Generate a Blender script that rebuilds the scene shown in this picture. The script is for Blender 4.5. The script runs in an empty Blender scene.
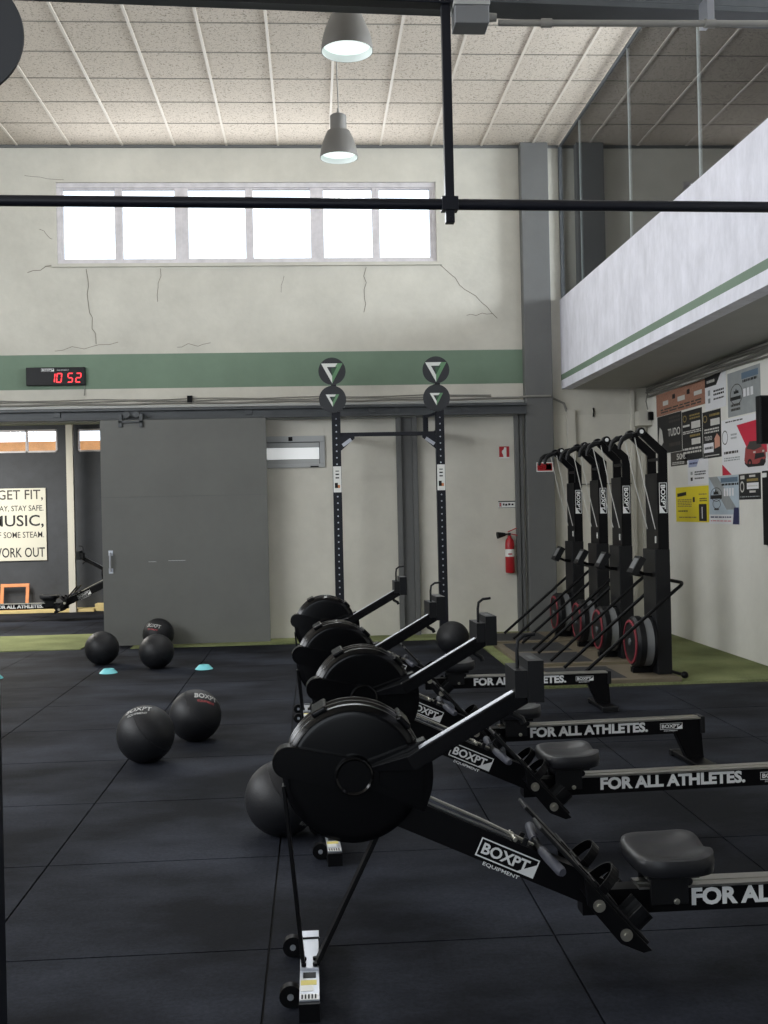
import bpy, bmesh, math, random
from mathutils import Vector, Matrix, Quaternion
random.seed(7)
sc = bpy.context.scene
COL = sc.collection
PI = math.pi
V = Vector

# ------------------------------------------------------------------ camera
FPX, CAM_H = 1060.0, 1.5
YAW, PITCH, ROLL = math.radians(3.780), math.radians(0.0524), math.radians(1.25)
fw = V((math.sin(YAW)*math.cos(PITCH), math.cos(YAW)*math.cos(PITCH), math.sin(PITCH)))
r0 = V((math.cos(YAW), -math.sin(YAW), 0)); u0 = r0.cross(fw)
rt = r0*math.cos(ROLL) - u0*math.sin(ROLL)
up = r0*math.sin(ROLL) + u0*math.cos(ROLL)
cam_data = bpy.data.cameras.new('camera')
cam_data.sensor_fit = 'HORIZONTAL'; cam_data.sensor_width = 36.0
cam_data.lens = FPX/768.0*36.0
cam_data.clip_start = 0.05; cam_data.clip_end = 200
cam = bpy.data.objects.new('camera', cam_data); COL.objects.link(cam)
cam.matrix_world = Matrix(((rt.x, up.x, -fw.x, 0), (rt.y, up.y, -fw.y, 0), (rt.z, up.z, -fw.z, CAM_H), (0, 0, 0, 1)))
sc.camera = cam

# ------------------------------------------------------------------ view, world, light
sc.view_settings.view_transform = 'Standard'
sc.view_settings.look = 'None'
sc.view_settings.exposure = 0.25
sc.view_settings.gamma = 1.0
sc.view_settings.use_curve_mapping = False
world = bpy.data.worlds.new('sky'); sc.world = world; world.use_nodes = True
bg = world.node_tree.nodes['Background']
bg.inputs[0].default_value = (0.86, 0.93, 1.0, 1); bg.inputs[1].default_value = 2.2

def area(name, loc, rot, sx, sy, power, col):
    l = bpy.data.lights.new(name, 'AREA'); l.shape = 'RECTANGLE'; l.size = sx; l.size_y = sy
    l.energy = power; l.color = col
    o = bpy.data.objects.new(name, l); o.location = loc; o.rotation_euler = rot; COL.objects.link(o); return o
# daylight in the window bands of the left wall, the rear gate and the back window
area('daylight_left_window', (-6.95, 3.0, 3.95), (0, -PI/2, 0), 1.9, 11.0, 600, (0.94, 0.965, 1.0))
area('daylight_gate', (-2.0, -3.95, 2.0), (PI/2, 0, PI), 5.0, 3.6, 120, (0.74, 0.84, 1.0))
area('daylight_back_window', (-0.72, 12.86, 5.05), (-PI/2, 0, 0), 4.4, 0.9, 75, (0.93, 0.96, 1.0)).data.cycles.is_portal = False
area('mezzanine_fill', (7.9, 8.0, 4.9), (0, PI/2, 0), 1.2, 7.0, 2000, (0.9, 0.95, 1.0))  # added fill light for the mezzanine, its wall has no window
area('next_room_fill', (-5.8, 15.0, 3.2), (0, 0, 0), 2.0, 2.5, 320, (1.0, 0.96, 0.88))  # unseen ceiling light added to brighten the next room

# ------------------------------------------------------------------ materials
def lin(c):
    c = c/255.0
    return c/12.92 if c <= 0.04045 else ((c+0.055)/1.055)**2.4
def rgb(r, g, b): return (lin(r), lin(g), lin(b), 1)
def new_mat(name):
    m = bpy.data.materials.new(name); m.use_nodes = True
    return m, m.node_tree.nodes, m.node_tree.links, m.node_tree.nodes['Principled BSDF']
def mat(name, c, rough=0.5, metal=0.0, spec=0.5, var=0.0, scale=8.0, bump=0.0, bscale=60.0, coat=0.0, stretch=None):
    m, n, l, p = new_mat(name)
    p.inputs['Base Color'].default_value = c; p.inputs['Roughness'].default_value = rough
    p.inputs['Metallic'].default_value = metal; p.inputs['Specular IOR Level'].default_value = spec
    p.inputs['Coat Weight'].default_value = coat
    if var or bump:
        tc = n.new('ShaderNodeTexCoord'); src = tc.outputs['Object']
        if stretch:
            mp = n.new('ShaderNodeMapping'); mp.inputs['Scale'].default_value = stretch
            l.new(src, mp.inputs[0]); src = mp.outputs[0]
    if var:
        nz = n.new('ShaderNodeTexNoise'); nz.inputs['Scale'].default_value = scale; nz.inputs['Detail'].default_value = 6
        nz.inputs['Roughness'].default_value = 0.65
        l.new(src, nz.inputs['Vector'])
        rp = n.new('ShaderNodeValToRGB')
        rp.color_ramp.elements[0].position = 0.3; rp.color_ramp.elements[1].position = 0.7
        lo = tuple(max(0, x*(1-var)) for x in c[:3])+(1,); hi = tuple(min(1, x*(1+var)) for x in c[:3])+(1,)
        rp.color_ramp.elements[0].color = lo; rp.color_ramp.elements[1].color = hi
        l.new(nz.outputs['Fac'], rp.inputs[0]); l.new(rp.outputs[0], p.inputs['Base Color'])
    if bump:
        bz = n.new('ShaderNodeTexNoise'); bz.inputs['Scale'].default_value = bscale; bz.inputs['Detail'].default_value = 4
        l.new(src, bz.inputs['Vector'])
        b = n.new('ShaderNodeBump'); b.inputs['Strength'].default_value = bump; b.inputs['Distance'].default_value = 0.01
        l.new(bz.outputs['Fac'], b.inputs['Height']); l.new(b.outputs[0], p.inputs['Normal'])
    return m
def emit(name, c, s):
    m, n, l, p = new_mat(name)
    p.inputs['Base Color'].default_value = c; p.inputs['Emission Color'].default_value = c
    p.inputs['Emission Strength'].default_value = s; return m
def glass(name, tint, ior=1.5, rough=0.0):
    m, n, l, p = new_mat(name); n.remove(p)
    out = n['Material Output']
    t = n.new('ShaderNodeBsdfTransparent'); t.inputs[0].default_value = tint
    g = n.new('ShaderNodeBsdfGlossy'); g.inputs['Roughness'].default_value = rough
    f = n.new('ShaderNodeFresnel'); f.inputs[0].default_value = ior
    mx = n.new('ShaderNodeMixShader')
    l.new(f.outputs[0], mx.inputs[0]); l.new(t.outputs[0], mx.inputs[1]); l.new(g.outputs[0], mx.inputs[2])
    l.new(mx.outputs[0], out.inputs[0]); return m

PLASTER = mat('plaster_cream', rgb(196, 193, 182), 0.9, var=0.12, scale=1.3, bump=0.35, bscale=9)
PANEL = mat('panel_plaster', rgb(206, 203, 192), 0.9, var=0.07, scale=2.0, bump=0.2, bscale=16)
WHITEWALL = mat('white_paint_wall', rgb(220, 218, 210), 0.85, var=0.06, scale=1.6, bump=0.3, bscale=12)
PARAPET = mat('brushed_white_plaster', rgb(222, 222, 231), 0.75, var=0.13, scale=6, bump=0.9, bscale=14, stretch=(1, 1, 0.45))
GREENP = mat('sage_green_paint', rgb(110, 131, 112), 0.7, var=0.06, scale=3, bump=0.2, bscale=12)
GREYP = mat('grey_paint', rgb(98, 99, 98), 0.6, var=0.05, scale=3, bump=0.12, bscale=20)
DOORG = mat('grey_door_paint', rgb(100, 101, 97), 0.5, var=0.07, scale=2.2, bump=0.1, bscale=10)
STEELG = mat('grey_steel_beam', rgb(76, 79, 81), 0.5, 0.2, var=0.12, scale=5)
TRIML = mat('pale_steel_trim', rgb(165, 166, 163), 0.55, 0.2)
SOFFIT = mat('soffit_paint', rgb(168, 167, 163), 0.9, var=0.05, scale=2)
DARKWALL = mat('dark_wall_paint', rgb(58, 61, 66), 0.7, var=0.18, scale=3, bump=0.2, bscale=12)
WOODP = mat('plywood', rgb(104, 95, 79), 0.7, var=0.15, scale=7, stretch=(1, 6, 6))
ORANGEW = mat('orange_pine', rgb(205, 130, 78), 0.55, var=0.12, scale=9)
PALEW = mat('pale_plank', rgb(206, 186, 130), 0.7, var=0.1, scale=9)
CRACK = mat('crack_line', rgb(120, 115, 104), 0.95)
BLACK = mat('black_powder_coat', (0.0032, 0.0032, 0.0040, 1), 0.40, spec=0.13)
GLOSSB = mat('black_gloss_plastic', (0.0022, 0.0023, 0.0028, 1), 0.20, spec=0.25)
MATTB = mat('black_matt_plastic', (0.006, 0.0063, 0.0075, 1), 0.45, spec=0.25)
RIMB = mat('black_polished_rim', (0.003, 0.003, 0.0036, 1), 0.20, spec=0.45)
SEATM = mat('grey_black_seat_rubber', (0.014, 0.0145, 0.017, 1), 0.40, spec=0.4, bump=0.05, bscale=200)
GRIP = mat('grey_grip_rubber', (0.055, 0.058, 0.075, 1), 0.5)
STEEL = mat('brushed_steel', rgb(190, 188, 182), 0.32, 1.0, var=0.08, scale=20, stretch=(0.3, 8, 8))
ALU = mat('satin_aluminium', rgb(196, 199, 206), 0.36, 0.9)
ZINC = mat('zinc_bolt', rgb(185, 182, 170), 0.35, 0.9)
LETTER = mat('letter_white', rgb(222, 224, 224), 0.55)
STICK = mat('sticker_white', rgb(225, 226, 222), 0.5)
STICKY = mat('sticker_yellow', rgb(214, 200, 110), 0.5)
NAVY = mat('navy_black_steel', (0.006, 0.007, 0.012, 1), 0.38, spec=0.35)
DISCM = mat('charcoal_disc', rgb(44, 46, 50), 0.5)
EMBW = mat('emblem_white', rgb(226, 228, 224), 0.5)
EMBG = mat('emblem_green', rgb(100, 142, 104), 0.5)
EMBD = mat('emblem_dark_green', rgb(52, 84, 62), 0.5)
REDP = mat('red_paint', rgb(168, 28, 36), 0.4)
REDM = mat('red_ring_plastic', rgb(118, 38, 48), 0.5)
GREYC = mat('grey_cage', rgb(120, 122, 124), 0.45, 0.3)
LIGHTG = mat('light_grey_plastic', rgb(172, 174, 174), 0.5)
TEAL = mat('teal_cone_plastic', rgb(120, 206, 214), 0.5)
BALLM = mat('black_ball_vinyl', (0.008, 0.0085, 0.0105, 1), 0.5, spec=0.35, bump=0.15, bscale=120)
BALLT = mat('ball_print_grey', rgb(172, 172, 170), 0.6)
BALLR = mat('ball_print_red', rgb(170, 62, 66), 0.6)
LAMPG = mat('grey_lamp_enamel', rgb(100, 98, 94), 0.45, 0.1)
LAMPW = mat('white_lamp_lining', rgb(240, 243, 242), 0.6)
GLOW = emit('lamp_diffuser_glow', (0.86, 0.97, 0.93, 1), 0.9)
LEDRED = emit('led_red', (1.0, 0.035, 0.045, 1), 1.7)
WINFR = mat('old_window_frame', rgb(206, 202, 204), 0.6, var=0.12, scale=9)
GLASSW = glass('window_glass', (0.93, 0.95, 0.97, 1))
FROST = emit('frosted_pane_glow', (0.9, 0.92, 0.92, 1), 0.28)  # pane emits by itself in place of backlight from behind
GLASST = glass('partition_glass', (0.84, 0.85, 0.86, 1), 1.8)
JOINT = mat('silicone_joint', rgb(196, 202, 200), 0.4)
CORD = mat('white_cord', rgb(196, 196, 190), 0.6)
CABLE = mat('grey_cable', rgb(128, 126, 120), 0.6)
DUCT = mat('pale_duct', rgb(196, 193, 182), 0.7)
BRICKO = mat('orange_brick_outside', rgb(205, 140, 84), 0.9, var=0.2, scale=6)
RUBI = mat('rubber_insert', (0.020, 0.021, 0.024, 1), 0.8, var=0.25, scale=6)

def floor_mat():
    m, n, l, p = new_mat('rubber_mat_floor')
    tc = n.new('ShaderNodeTexCoord')
    a = n.new('ShaderNodeTexNoise'); a.inputs['Scale'].default_value = 1.1; a.inputs['Detail'].default_value = 7; a.inputs['Roughness'].default_value = 0.6
    mp = n.new('ShaderNodeMapping'); mp.inputs['Scale'].default_value = (0.8, 1.3, 1)
    l.new(tc.outputs['Object'], mp.inputs[0]); l.new(mp.outputs[0], a.inputs['Vector'])
    b = n.new('ShaderNodeTexNoise'); b.inputs['Scale'].default_value = 55; b.inputs['Detail'].default_value = 6; b.inputs['Roughness'].default_value = 0.8
    l.new(tc.outputs['Object'], b.inputs['Vector'])
    r1 = n.new('ShaderNodeValToRGB'); r1.color_ramp.elements[0].position = 0.40; r1.color_ramp.elements[1].position = 0.66
    r1.color_ramp.elements[0].color = (0.0050, 0.0058, 0.0084, 1); r1.color_ramp.elements[1].color = (0.024, 0.0275, 0.038, 1)
    l.new(a.outputs['Fac'], r1.inputs[0])
    r2 = n.new('ShaderNodeValToRGB'); r2.color_ramp.elements[0].position = 0.3; r2.color_ramp.elements[1].position = 0.75
    r2.color_ramp.elements[0].color = (0.55, 0.55, 0.55, 1); r2.color_ramp.elements[1].color = (1.6, 1.6, 1.62, 1)
    l.new(b.outputs['Fac'], r2.inputs[0])
    mx = n.new('ShaderNodeMix'); mx.data_type = 'RGBA'; mx.blend_type = 'MULTIPLY'; mx.inputs[0].default_value = 1
    l.new(r1.outputs[0], mx.inputs[6]); l.new(r2.outputs[0], mx.inputs[7]); l.new(mx.outputs[2], p.inputs['Base Color'])
    rr = n.new('ShaderNodeMapRange'); rr.inputs[3].default_value = 0.85; rr.inputs[4].default_value = 0.65
    l.new(a.outputs['Fac'], rr.inputs[0]); l.new(rr.outputs[0], p.inputs['Roughness'])
    p.inputs['Specular IOR Level'].default_value = 0.10
    bu = n.new('ShaderNodeBump'); bu.inputs['Strength'].default_value = 0.35; bu.inputs['Distance'].default_value = 0.004
    l.new(b.outputs['Fac'], bu.inputs['Height']); l.new(bu.outputs[0], p.inputs['Normal'])
    return m
FLOORM = floor_mat()
GAP = mat('mat_seam', (0.004, 0.004, 0.005, 1), 0.9)
def turf_mat():
    m, n, l, p = new_mat('artificial_turf')
    tc = n.new('ShaderNodeTexCoord')
    a = n.new('ShaderNodeTexNoise'); a.inputs['Scale'].default_value = 90; a.inputs['Detail'].default_value = 4
    c = n.new('ShaderNodeTexNoise'); c.inputs['Scale'].default_value = 1.6; c.inputs['Detail'].default_value = 4
    l.new(tc.outputs['Object'], a.inputs[0]); l.new(tc.outputs['Object'], c.inputs[0])
    ad = n.new('ShaderNodeMath'); ad.operation = 'ADD'; l.new(a.outputs['Fac'], ad.inputs[0]); l.new(c.outputs['Fac'], ad.inputs[1])
    r = n.new('ShaderNodeValToRGB'); r.color_ramp.elements[0].position = 0.7/2; r.color_ramp.elements[1].position = 0.68
    r.color_ramp.elements[0].color = rgb(92, 100, 68); r.color_ramp.elements[1].color = rgb(148, 154, 110)
    dv = n.new('ShaderNodeMath'); dv.operation = 'MULTIPLY'; dv.inputs[1].default_value = 0.5
    l.new(ad.outputs[0], dv.inputs[0]); l.new(dv.outputs[0], r.inputs[0]); l.new(r.outputs[0], p.inputs['Base Color'])
    p.inputs['Roughness'].default_value = 0.95; p.inputs['Specular IOR Level'].default_value = 0.1
    b = n.new('ShaderNodeBump'); b.inputs['Strength'].default_value = 0.6; b.inputs['Distance'].default_value = 0.01
    l.new(a.outputs['Fac'], b.inputs['Height']); l.new(b.outputs[0], p.inputs['Normal'])
    return m
TURF = turf_mat()
def tile_mat():
    m, n, l, p = new_mat('mineral_ceiling_tile')
    tc = n.new('ShaderNodeTexCoord')
    a = n.new('ShaderNodeTexNoise'); a.inputs['Scale'].default_value = 46; a.inputs['Detail'].default_value = 3; a.inputs['Roughness'].default_value = 0.6
    a.inputs['Distortion'].default_value = 1.2
    l.new(tc.outputs['Object'], a.inputs['Vector'])
    r = n.new('ShaderNodeValToRGB'); r.color_ramp.elements[0].position = 0.36; r.color_ramp.elements[1].position = 0.46
    r.color_ramp.elements[0].color = rgb(138, 130, 119); r.color_ramp.elements[1].color = rgb(194, 184, 171)
    l.new(a.outputs['Fac'], r.inputs[0]); l.new(r.outputs[0], p.inputs['Base Color'])
    p.inputs['Roughness'].default_value = 0.95; p.inputs['Specular IOR Level'].default_value = 0.1
    b = n.new('ShaderNodeBump'); b.inputs['Strength'].default_value = 0.4; b.inputs['Distance'].default_value = 0.006
    l.new(a.outputs['Fac'], b.inputs['Height']); l.new(b.outputs[0], p.inputs['Normal'])
    return m
TILE = tile_mat()
TBAR = mat('ceiling_grid_white', rgb(198, 190, 178), 0.6)
TBARD = mat('ceiling_grid_painted_shadow', rgb(120, 116, 106), 0.8)  # darker strips paint the thin shadow lines along the tile edges

# ------------------------------------------------------------------ mesh helpers
class MB:
    def __init__(self, m=None):
        self.bm = bmesh.new(); self.mats = []; self.cur = 0
        if m: self.use(m)
    def use(self, m):
        if m not in self.mats: self.mats.append(m)
        self.cur = self.mats.index(m); return self
    def face(self, vs, smooth=False):
        try: f = self.bm.faces.new(vs)
        except ValueError: return None
        f.material_index = self.cur; f.smooth = smooth; return f
    def quad(self, pts, smooth=False):
        return self.face([self.bm.verts.new(p) for p in pts], smooth)
    def hexa(self, p):      # 8 corners: bottom 4 ccw, top 4 ccw
        v = [self.bm.verts.new(q) for q in p]
        for i in ((3, 2, 1, 0), (4, 5, 6, 7), (0, 1, 5, 4), (1, 2, 6, 5), (2, 3, 7, 6), (3, 0, 4, 7)):
            self.face([v[k] for k in i])
        return self
    def box(self, x0, x1, y0, y1, z0, z1):
        return self.hexa([(x0, y0, z0), (x1, y0, z0), (x1, y1, z0), (x0, y1, z0), (x0, y0, z1), (x1, y0, z1), (x1, y1, z1), (x0, y1, z1)])
    def beam(self, a, b, w, h, upv=(0, 0, 1)):
        a, b = V(a), V(b); d = (b-a).normalized(); s = d.cross(V(upv))
        if s.length < 1e-5: s = d.cross(V((0, 1, 0)))
        s.normalize(); u = s.cross(d).normalized()
        c = []
        for p in (a, b):
            c.append([p-s*w/2-u*h/2, p+s*w/2-u*h/2, p+s*w/2+u*h/2, p-s*w/2+u*h/2])
        return self.hexa([c[0][0], c[0][1], c[1][1], c[1][0], c[0][3], c[0][2], c[1][2], c[1][3]])
    def prism(self, poly, vec):  # planar polygon (3D points) extruded by vec
        vec = V(vec); a = [self.bm.verts.new(p) for p in poly]; b = [self.bm.verts.new(V(p)+vec) for p in poly]
        n = len(poly)
        self.face(a[::-1]); self.face(b)
        for i in range(n): self.face([a[i], a[(i+1) % n], b[(i+1) % n], b[i]])
        return self
    def cyl(self, a, b, r, r2=None, n=20, caps=True):
        a, b = V(a), V(b); r2 = r if r2 is None else r2
        q = (b-a).to_track_quat('Z', 'Y')
        ra = [self.bm.verts.new(a+q @ V((r*math.cos(2*PI*i/n), r*math.sin(2*PI*i/n), 0))) for i in range(n)]
        rb = [self.bm.verts.new(b+q @ V((r2*math.cos(2*PI*i/n), r2*math.sin(2*PI*i/n), 0))) for i in range(n)]
        for i in range(n): self.face([ra[i], ra[(i+1) % n], rb[(i+1) % n], rb[i]], True)
        if caps: self.face(ra[::-1]); self.face(rb)
        return self
    def tube(self, pts, r, n=10, closed=False, caps=True):
        pts = [V(p) for p in pts]; N = len(pts); rings = []
        t0 = (pts[1]-pts[0]).normalized()
        ref = V((0, 0, 1)) if abs(t0.z) < 0.9 else V((1, 0, 0))
        nrm = (ref-t0*ref.dot(t0)).normalized(); prev = t0
        for i, p in enumerate(pts):
            if closed: t = (pts[(i+1) % N]-pts[i-1]).normalized()
            elif i == 0: t = t0
            elif i == N-1: t = (pts[-1]-pts[-2]).normalized()
            else: t = ((pts[i+1]-p).normalized()+(p-pts[i-1]).normalized()).normalized()
            nrm = prev.rotation_difference(t) @ nrm; nrm = (nrm-t*nrm.dot(t)).normalized(); prev = t
            bn = t.cross(nrm)
            rr = r[i] if isinstance(r, (list, tuple)) else r
            rings.append([self.bm.verts.new(p+(nrm*math.cos(2*PI*k/n)+bn*math.sin(2*PI*k/n))*rr) for k in range(n)])
        for i in range(N if closed else N-1):
            A, B = rings[i], rings[(i+1) % N]
            for k in range(n): self.face([A[k], A[(k+1) % n], B[(k+1) % n], B[k]], True)
        if caps and not closed: self.face(rings[0][::-1]); self.face(rings[-1])
        return self
    def lathe(self, prof, o, ax=(0, 0, 1), n=40):   # prof [(r, t)] along axis from o
        o = V(o); q = V(ax).to_track_quat('Z', 'Y'); rings = []
        for r, t in prof:
            if r < 1e-6: rings.append([self.bm.verts.new(o+q @ V((0, 0, t)))])
            else: rings.append([self.bm.verts.new(o+q @ V((r*math.cos(2*PI*k/n), r*math.sin(2*PI*k/n), t))) for k in range(n)])
        for A, B in zip(rings, rings[1:]):
            for k in range(n):
                a0, a1 = A[k % len(A)], A[(k+1) % len(A)]; b0, b1 = B[k % len(B)], B[(k+1) % len(B)]
                vs = []
                for v in (a0, a1, b1, b0):
                    if v not in vs: vs.append(v)
                if len(vs) > 2: self.face(vs, True)
        return self
    def sphere(self, c, r, nu=32, nv=18, f=None):
        prof = [(r*math.sin(PI*i/nv) if 0 < i < nv else 0, -r*math.cos(PI*i/nv)) for i in range(nv+1)]
        return self.lathe(prof, c, (0, 0, 1), nu)
    def flat(self, poly, o, ex, ey, off=0.0):     # 2D polygon placed in a plane
        ex, ey, o = V(ex), V(ey), V(o); nn = ex.cross(ey)
        return self.quad([o+ex*x+ey*y+nn*off for x, y in poly])
    def text(self, s, o, ex, ey, width=None, height=None, bold=0.0, fn=None, align='L'):
        t = text_polys(s, bold)
        verts, faces, (x0, x1, y0, y1) = t
        kx = width/(x1-x0) if width else height/(y1-y0)
        ky = height/(y1-y0) if height else kx
        ox = {'L': -x0, 'R': -x1, 'C': -(x0+x1)/2}[align]
        ex, ey, o = V(ex), V(ey), V(o)
        nv = []
        for x, y in verts:
            u, v = (x+ox)*kx, (y-y0)*ky
            nv.append(self.bm.verts.new(fn(u, v) if fn else o+ex*u+ey*v))
        for f in faces: self.face([nv[i] for i in f])
        return self
    def build(self, name, parent=None, loc=None, bevel=0.0, seg=2, sharp=35, **tags):
        bm = self.bm
        bm.normal_update()
        for e in bm.edges:
            if len(e.link_faces) == 2:
                try: e.smooth = e.calc_face_angle() < math.radians(sharp)
                except ValueError: pass
        me = bpy.data.meshes.new(name); bm.to_mesh(me); bm.free()
        for m in self.mats: me.materials.append(m)
        o = bpy.data.objects.new(name, me); COL.objects.link(o)
        if parent: o.parent = parent
        if loc: o.location = loc
        if bevel:
            b = o.modifiers.new('bevel', 'BEVEL'); b.width = bevel; b.segments = seg; b.limit_method = 'ANGLE'; b.angle_limit = math.radians(40)
        for k, v in tags.items():
            if v is not None: o[k] = v
        return o
_tc = {}
def text_polys(s, bold):
    k = (s, bold)
    if k in _tc: return _tc[k]
    cu = bpy.data.curves.new('lettering', 'FONT'); cu.body = s; cu.size = 1.0; cu.offset = bold; cu.resolution_u = 3
    ob = bpy.data.objects.new('lettering', cu); COL.objects.link(ob)
    bpy.context.view_layer.update()
    dg = bpy.context.evaluated_depsgraph_get()
    me = bpy.data.meshes.new_from_object(ob.evaluated_get(dg))
    vs = [(v.co.x, v.co.y) for v in me.vertices]; fs = [tuple(p.vertices) for p in me.polygons if p.normal.z > 0] or [tuple(p.vertices)[::-1] for p in me.polygons]
    bpy.data.objects.remove(ob); bpy.data.curves.remove(cu); bpy.data.meshes.remove(me)
    xs = [v[0] for v in vs]; ys = [v[1] for v in vs]
    _tc[k] = (vs, fs, (min(xs), max(xs), min(ys), max(ys)))
    return _tc[k]
def empty(name, label, cat, loc=(0, 0, 0), rz=0.0, group=None):
    o = bpy.data.objects.new(name, None); COL.objects.link(o); o.empty_display_size = 0.1
    o.location = loc; o.rotation_euler = (0, 0, rz); o['label'] = label; o['category'] = cat
    if group: o['group'] = group
    return o
def struct(mb, name, label=None, cat=None, parent=None, bevel=0.0):
    o = mb.build(name, parent, bevel=bevel)
    if parent is None:
        o['kind'] = 'structure'
        if label: o['label'] = label; o['category'] = cat
    return o
def copy_tree(o, parent=None):
    c = o.copy(); COL.objects.link(c)
    if parent: c.parent = parent; c.matrix_parent_inverse = o.matrix_parent_inverse
    for ch in list(o.children): copy_tree(ch, c)
    return c
def child(o, name):
    return [c for c in o.children if c.name.split('.')[0] == name][0]
X3, Y3, Z3 = V((1, 0, 0)), V((0, 1, 0)), V((0, 0, 1))

def logo(mb, o, ex, ey, w, h, m=None, sub=True, off=0.0012):
    """outlined box with the maker's letters, a filled lower right corner and a second line under it"""
    m = m or LETTER
    ex, ey = V(ex).normalized(), V(ey).normalized(); nn = ex.cross(ey); o = V(o)+nn*off
    mb.use(m); t = h*0.07
    for (a, b, c, d) in ((0, w, 0, t), (0, w, h-t, h), (0, t, t, h-t), (w-t, w, t, h-t)):
        mb.flat([(a, c), (b, c), (b, d), (a, d)], o, ex, ey)
    mb.flat([(w*0.72, t), (w-t, t), (w-t, h*0.72)], o, ex, ey)
    mb.text('BOXPT', o+ex*(w*0.07)+ey*(h*0.2), ex, ey, width=w*0.80, height=h*0.60, bold=0.03)
    if sub: mb.text('EQUIPMENT', o+ex*(w*0.17)-ey*(h*0.36), ex, ey, width=w*0.62, height=h*0.22, bold=0.012)

# ------------------------------------------------------------------ the shell
HC = 5.98          # ceiling
WY = 12.9          # back wall face
XL, XR, YF = -7.0, 4.15, -4.0
PX = 3.08          # parapet face
MEZ0, MEZ1 = 2.98, 4.08

def holes(mb, u0, u1, v0, v1, hs, put):
    us = sorted(set([u0, u1]+[h[0] for h in hs]+[h[1] for h in hs])); vs = sorted(set([v0, v1]+[h[2] for h in hs]+[h[3] for h in hs]))
    for a, b in zip(us, us[1:]):
        run = None
        for c, d in zip(vs, vs[1:]):
            mu, mv = (a+b)/2, (c+d)/2
            inside = any(h[0] < mu < h[1] and h[2] < mv < h[3] for h in hs)
            if inside:
                if run: put(a, b, *run); run = None
            else: run = (run[0], d) if run else (c, d)
        if run: put(a, b, *run)

# floor: rubber mats with open seams
mb = MB(GAP); mb.box(XL, XR, YF, 18.0, -0.10, -0.012)
mb.use(FLOORM)
g = 0.004
def mat_tile(x0, x1, y0, y1):
    mb.box(x0+g, x1-g, y0+g, y1-g, -0.012, 0.0)
xs = [-7.2+1.0*i+0.013 for i in range(13)]
xs = [x for x in xs if x < XR]+[XR]
ys = [3.69+k*1.0 for k in range(-8, 10)]
for i in range(len(xs)-1):
    for y0, y1 in zip(ys, ys[1:]):
        x0, x1 = xs[i], xs[i+1]
        if x0 > 1.7 and y0 > 8.5: continue
        mat_tile(x0, x1, y0, y1)
for i in range(len(xs)-1):
    for k in range(5): mat_tile(xs[i], xs[i+1], 12.9+k, 13.9+k)
struct(mb, 'floor', 'black rubber mat gym floor in one metre squares', 'floor')

mb = MB(TURF)
mb.box(-6.55, -2.72, 12.42, 14.03, 0.0, 0.010)
mb.box(-2.14, 1.82, 12.36, 12.90, 0.0, 0.010)
mb.box(1.82, XR, 8.83, 12.90, -0.012, 0.010)
mb.build('artificial_turf', label='green artificial turf along the back wall and right corner', category='turf', kind='stuff')

# ceiling
mb = MB(TILE); mb.box(XL, 8.0, YF, WY+0.3, HC, HC+0.1)
mb.use(TBAR)
x = -0.337-0.62*11
while x < 8:
    mb.box(x-0.013, x+0.013, YF, WY, HC-0.010, HC+0.001); x += 0.62
mb.use(TBARD)
y = 12.165
while y > YF:
    mb.box(XL, 8.0, y-0.007, y+0.007, HC-0.004, HC+0.001); y -= 0.62
mb.use(GREYP); mb.box(XL, 8.0, WY-0.03, WY, HC-0.03, HC)
struct(mb, 'ceiling', 'suspended ceiling of speckled mineral tiles in a white grid', 'ceiling')

# back wall
WIN = (-3.0, 1.57, 4.56, 5.54); OPEN = (-6.6, -0.70, -0.1, 2.66); SWIN = (-0.66, 0.15, 2.07, 2.455)
mb = MB(PLASTER)
holes(mb, XL, 8.0, 2.66, HC, [WIN], lambda a, b, c, d: mb.box(a, b, WY, WY+0.25, c, d))
mb.use(PANEL)
holes(mb, XL, 8.0, -0.1, 2.66, [OPEN, SWIN], lambda a, b, c, d: mb.box(a, b, WY, WY+0.25, c, d))
mb.use(GREENP); mb.box(XL, 2.60, WY-0.002, WY+0.01, 3.06, 3.475)
mb.use(CRACK)
def crack(pts, w=0.008):
    for (a, b), (c, d) in zip(pts, pts[1:]):
        n = V((-(d-b), c-a)).normalized()*w/2
        mb.quad([(a-n.x, WY-0.0015, b-n.y), (c-n.x, WY-0.0015, d-n.y), (c+n.x, WY-0.0015, d+n.y), (a+n.x, WY-0.0015, b+n.y)])
def jag(x0, z0, x1, z1, n, j):
    return [(x0+(x1-x0)*i/n+random.uniform(-j, j)*(0 < i < n), z0+(z1-z0)*i/n+random.uniform(-j, j)*(0 < i < n)) for i in range(n+1)]
crack(jag(-2.66, 4.5, -2.56, 3.6, 9, 0.03)); crack(jag(-1.78, 4.5, -1.82, 4.1, 5, 0.02), 0.006)
crack(jag(0.70, 4.5, 0.66, 3.95, 6, 0.03)); crack(jag(1.58, 4.55, 2.30, 3.86, 10, 0.04)); crack(jag(-3.0, 4.55, -3.35, 4.46, 5, 0.02))
crack(jag(1.92, 3.9, 2.25, 3.92, 5, 0.02), 0.006); crack(jag(-3.05, 3.52, -2.3, 3.62, 7, 0.03), 0.006); crack(jag(-3.2, 4.98, -3.05, 4.86, 4, 0.02), 0.006)
crack(jag(-3.36, 5.62, -2.9, 5.57, 5, 0.01), 0.005); crack(jag(-1.6, 3.55, -1.2, 3.6, 5, 0.03), 0.006); crack(jag(-0.3, 4.4, -0.34, 4.2, 4, 0.02), 0.005)
struct(mb, 'wall_back', 'cracked cream plaster back wall with a sage green band', 'wall')

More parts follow.
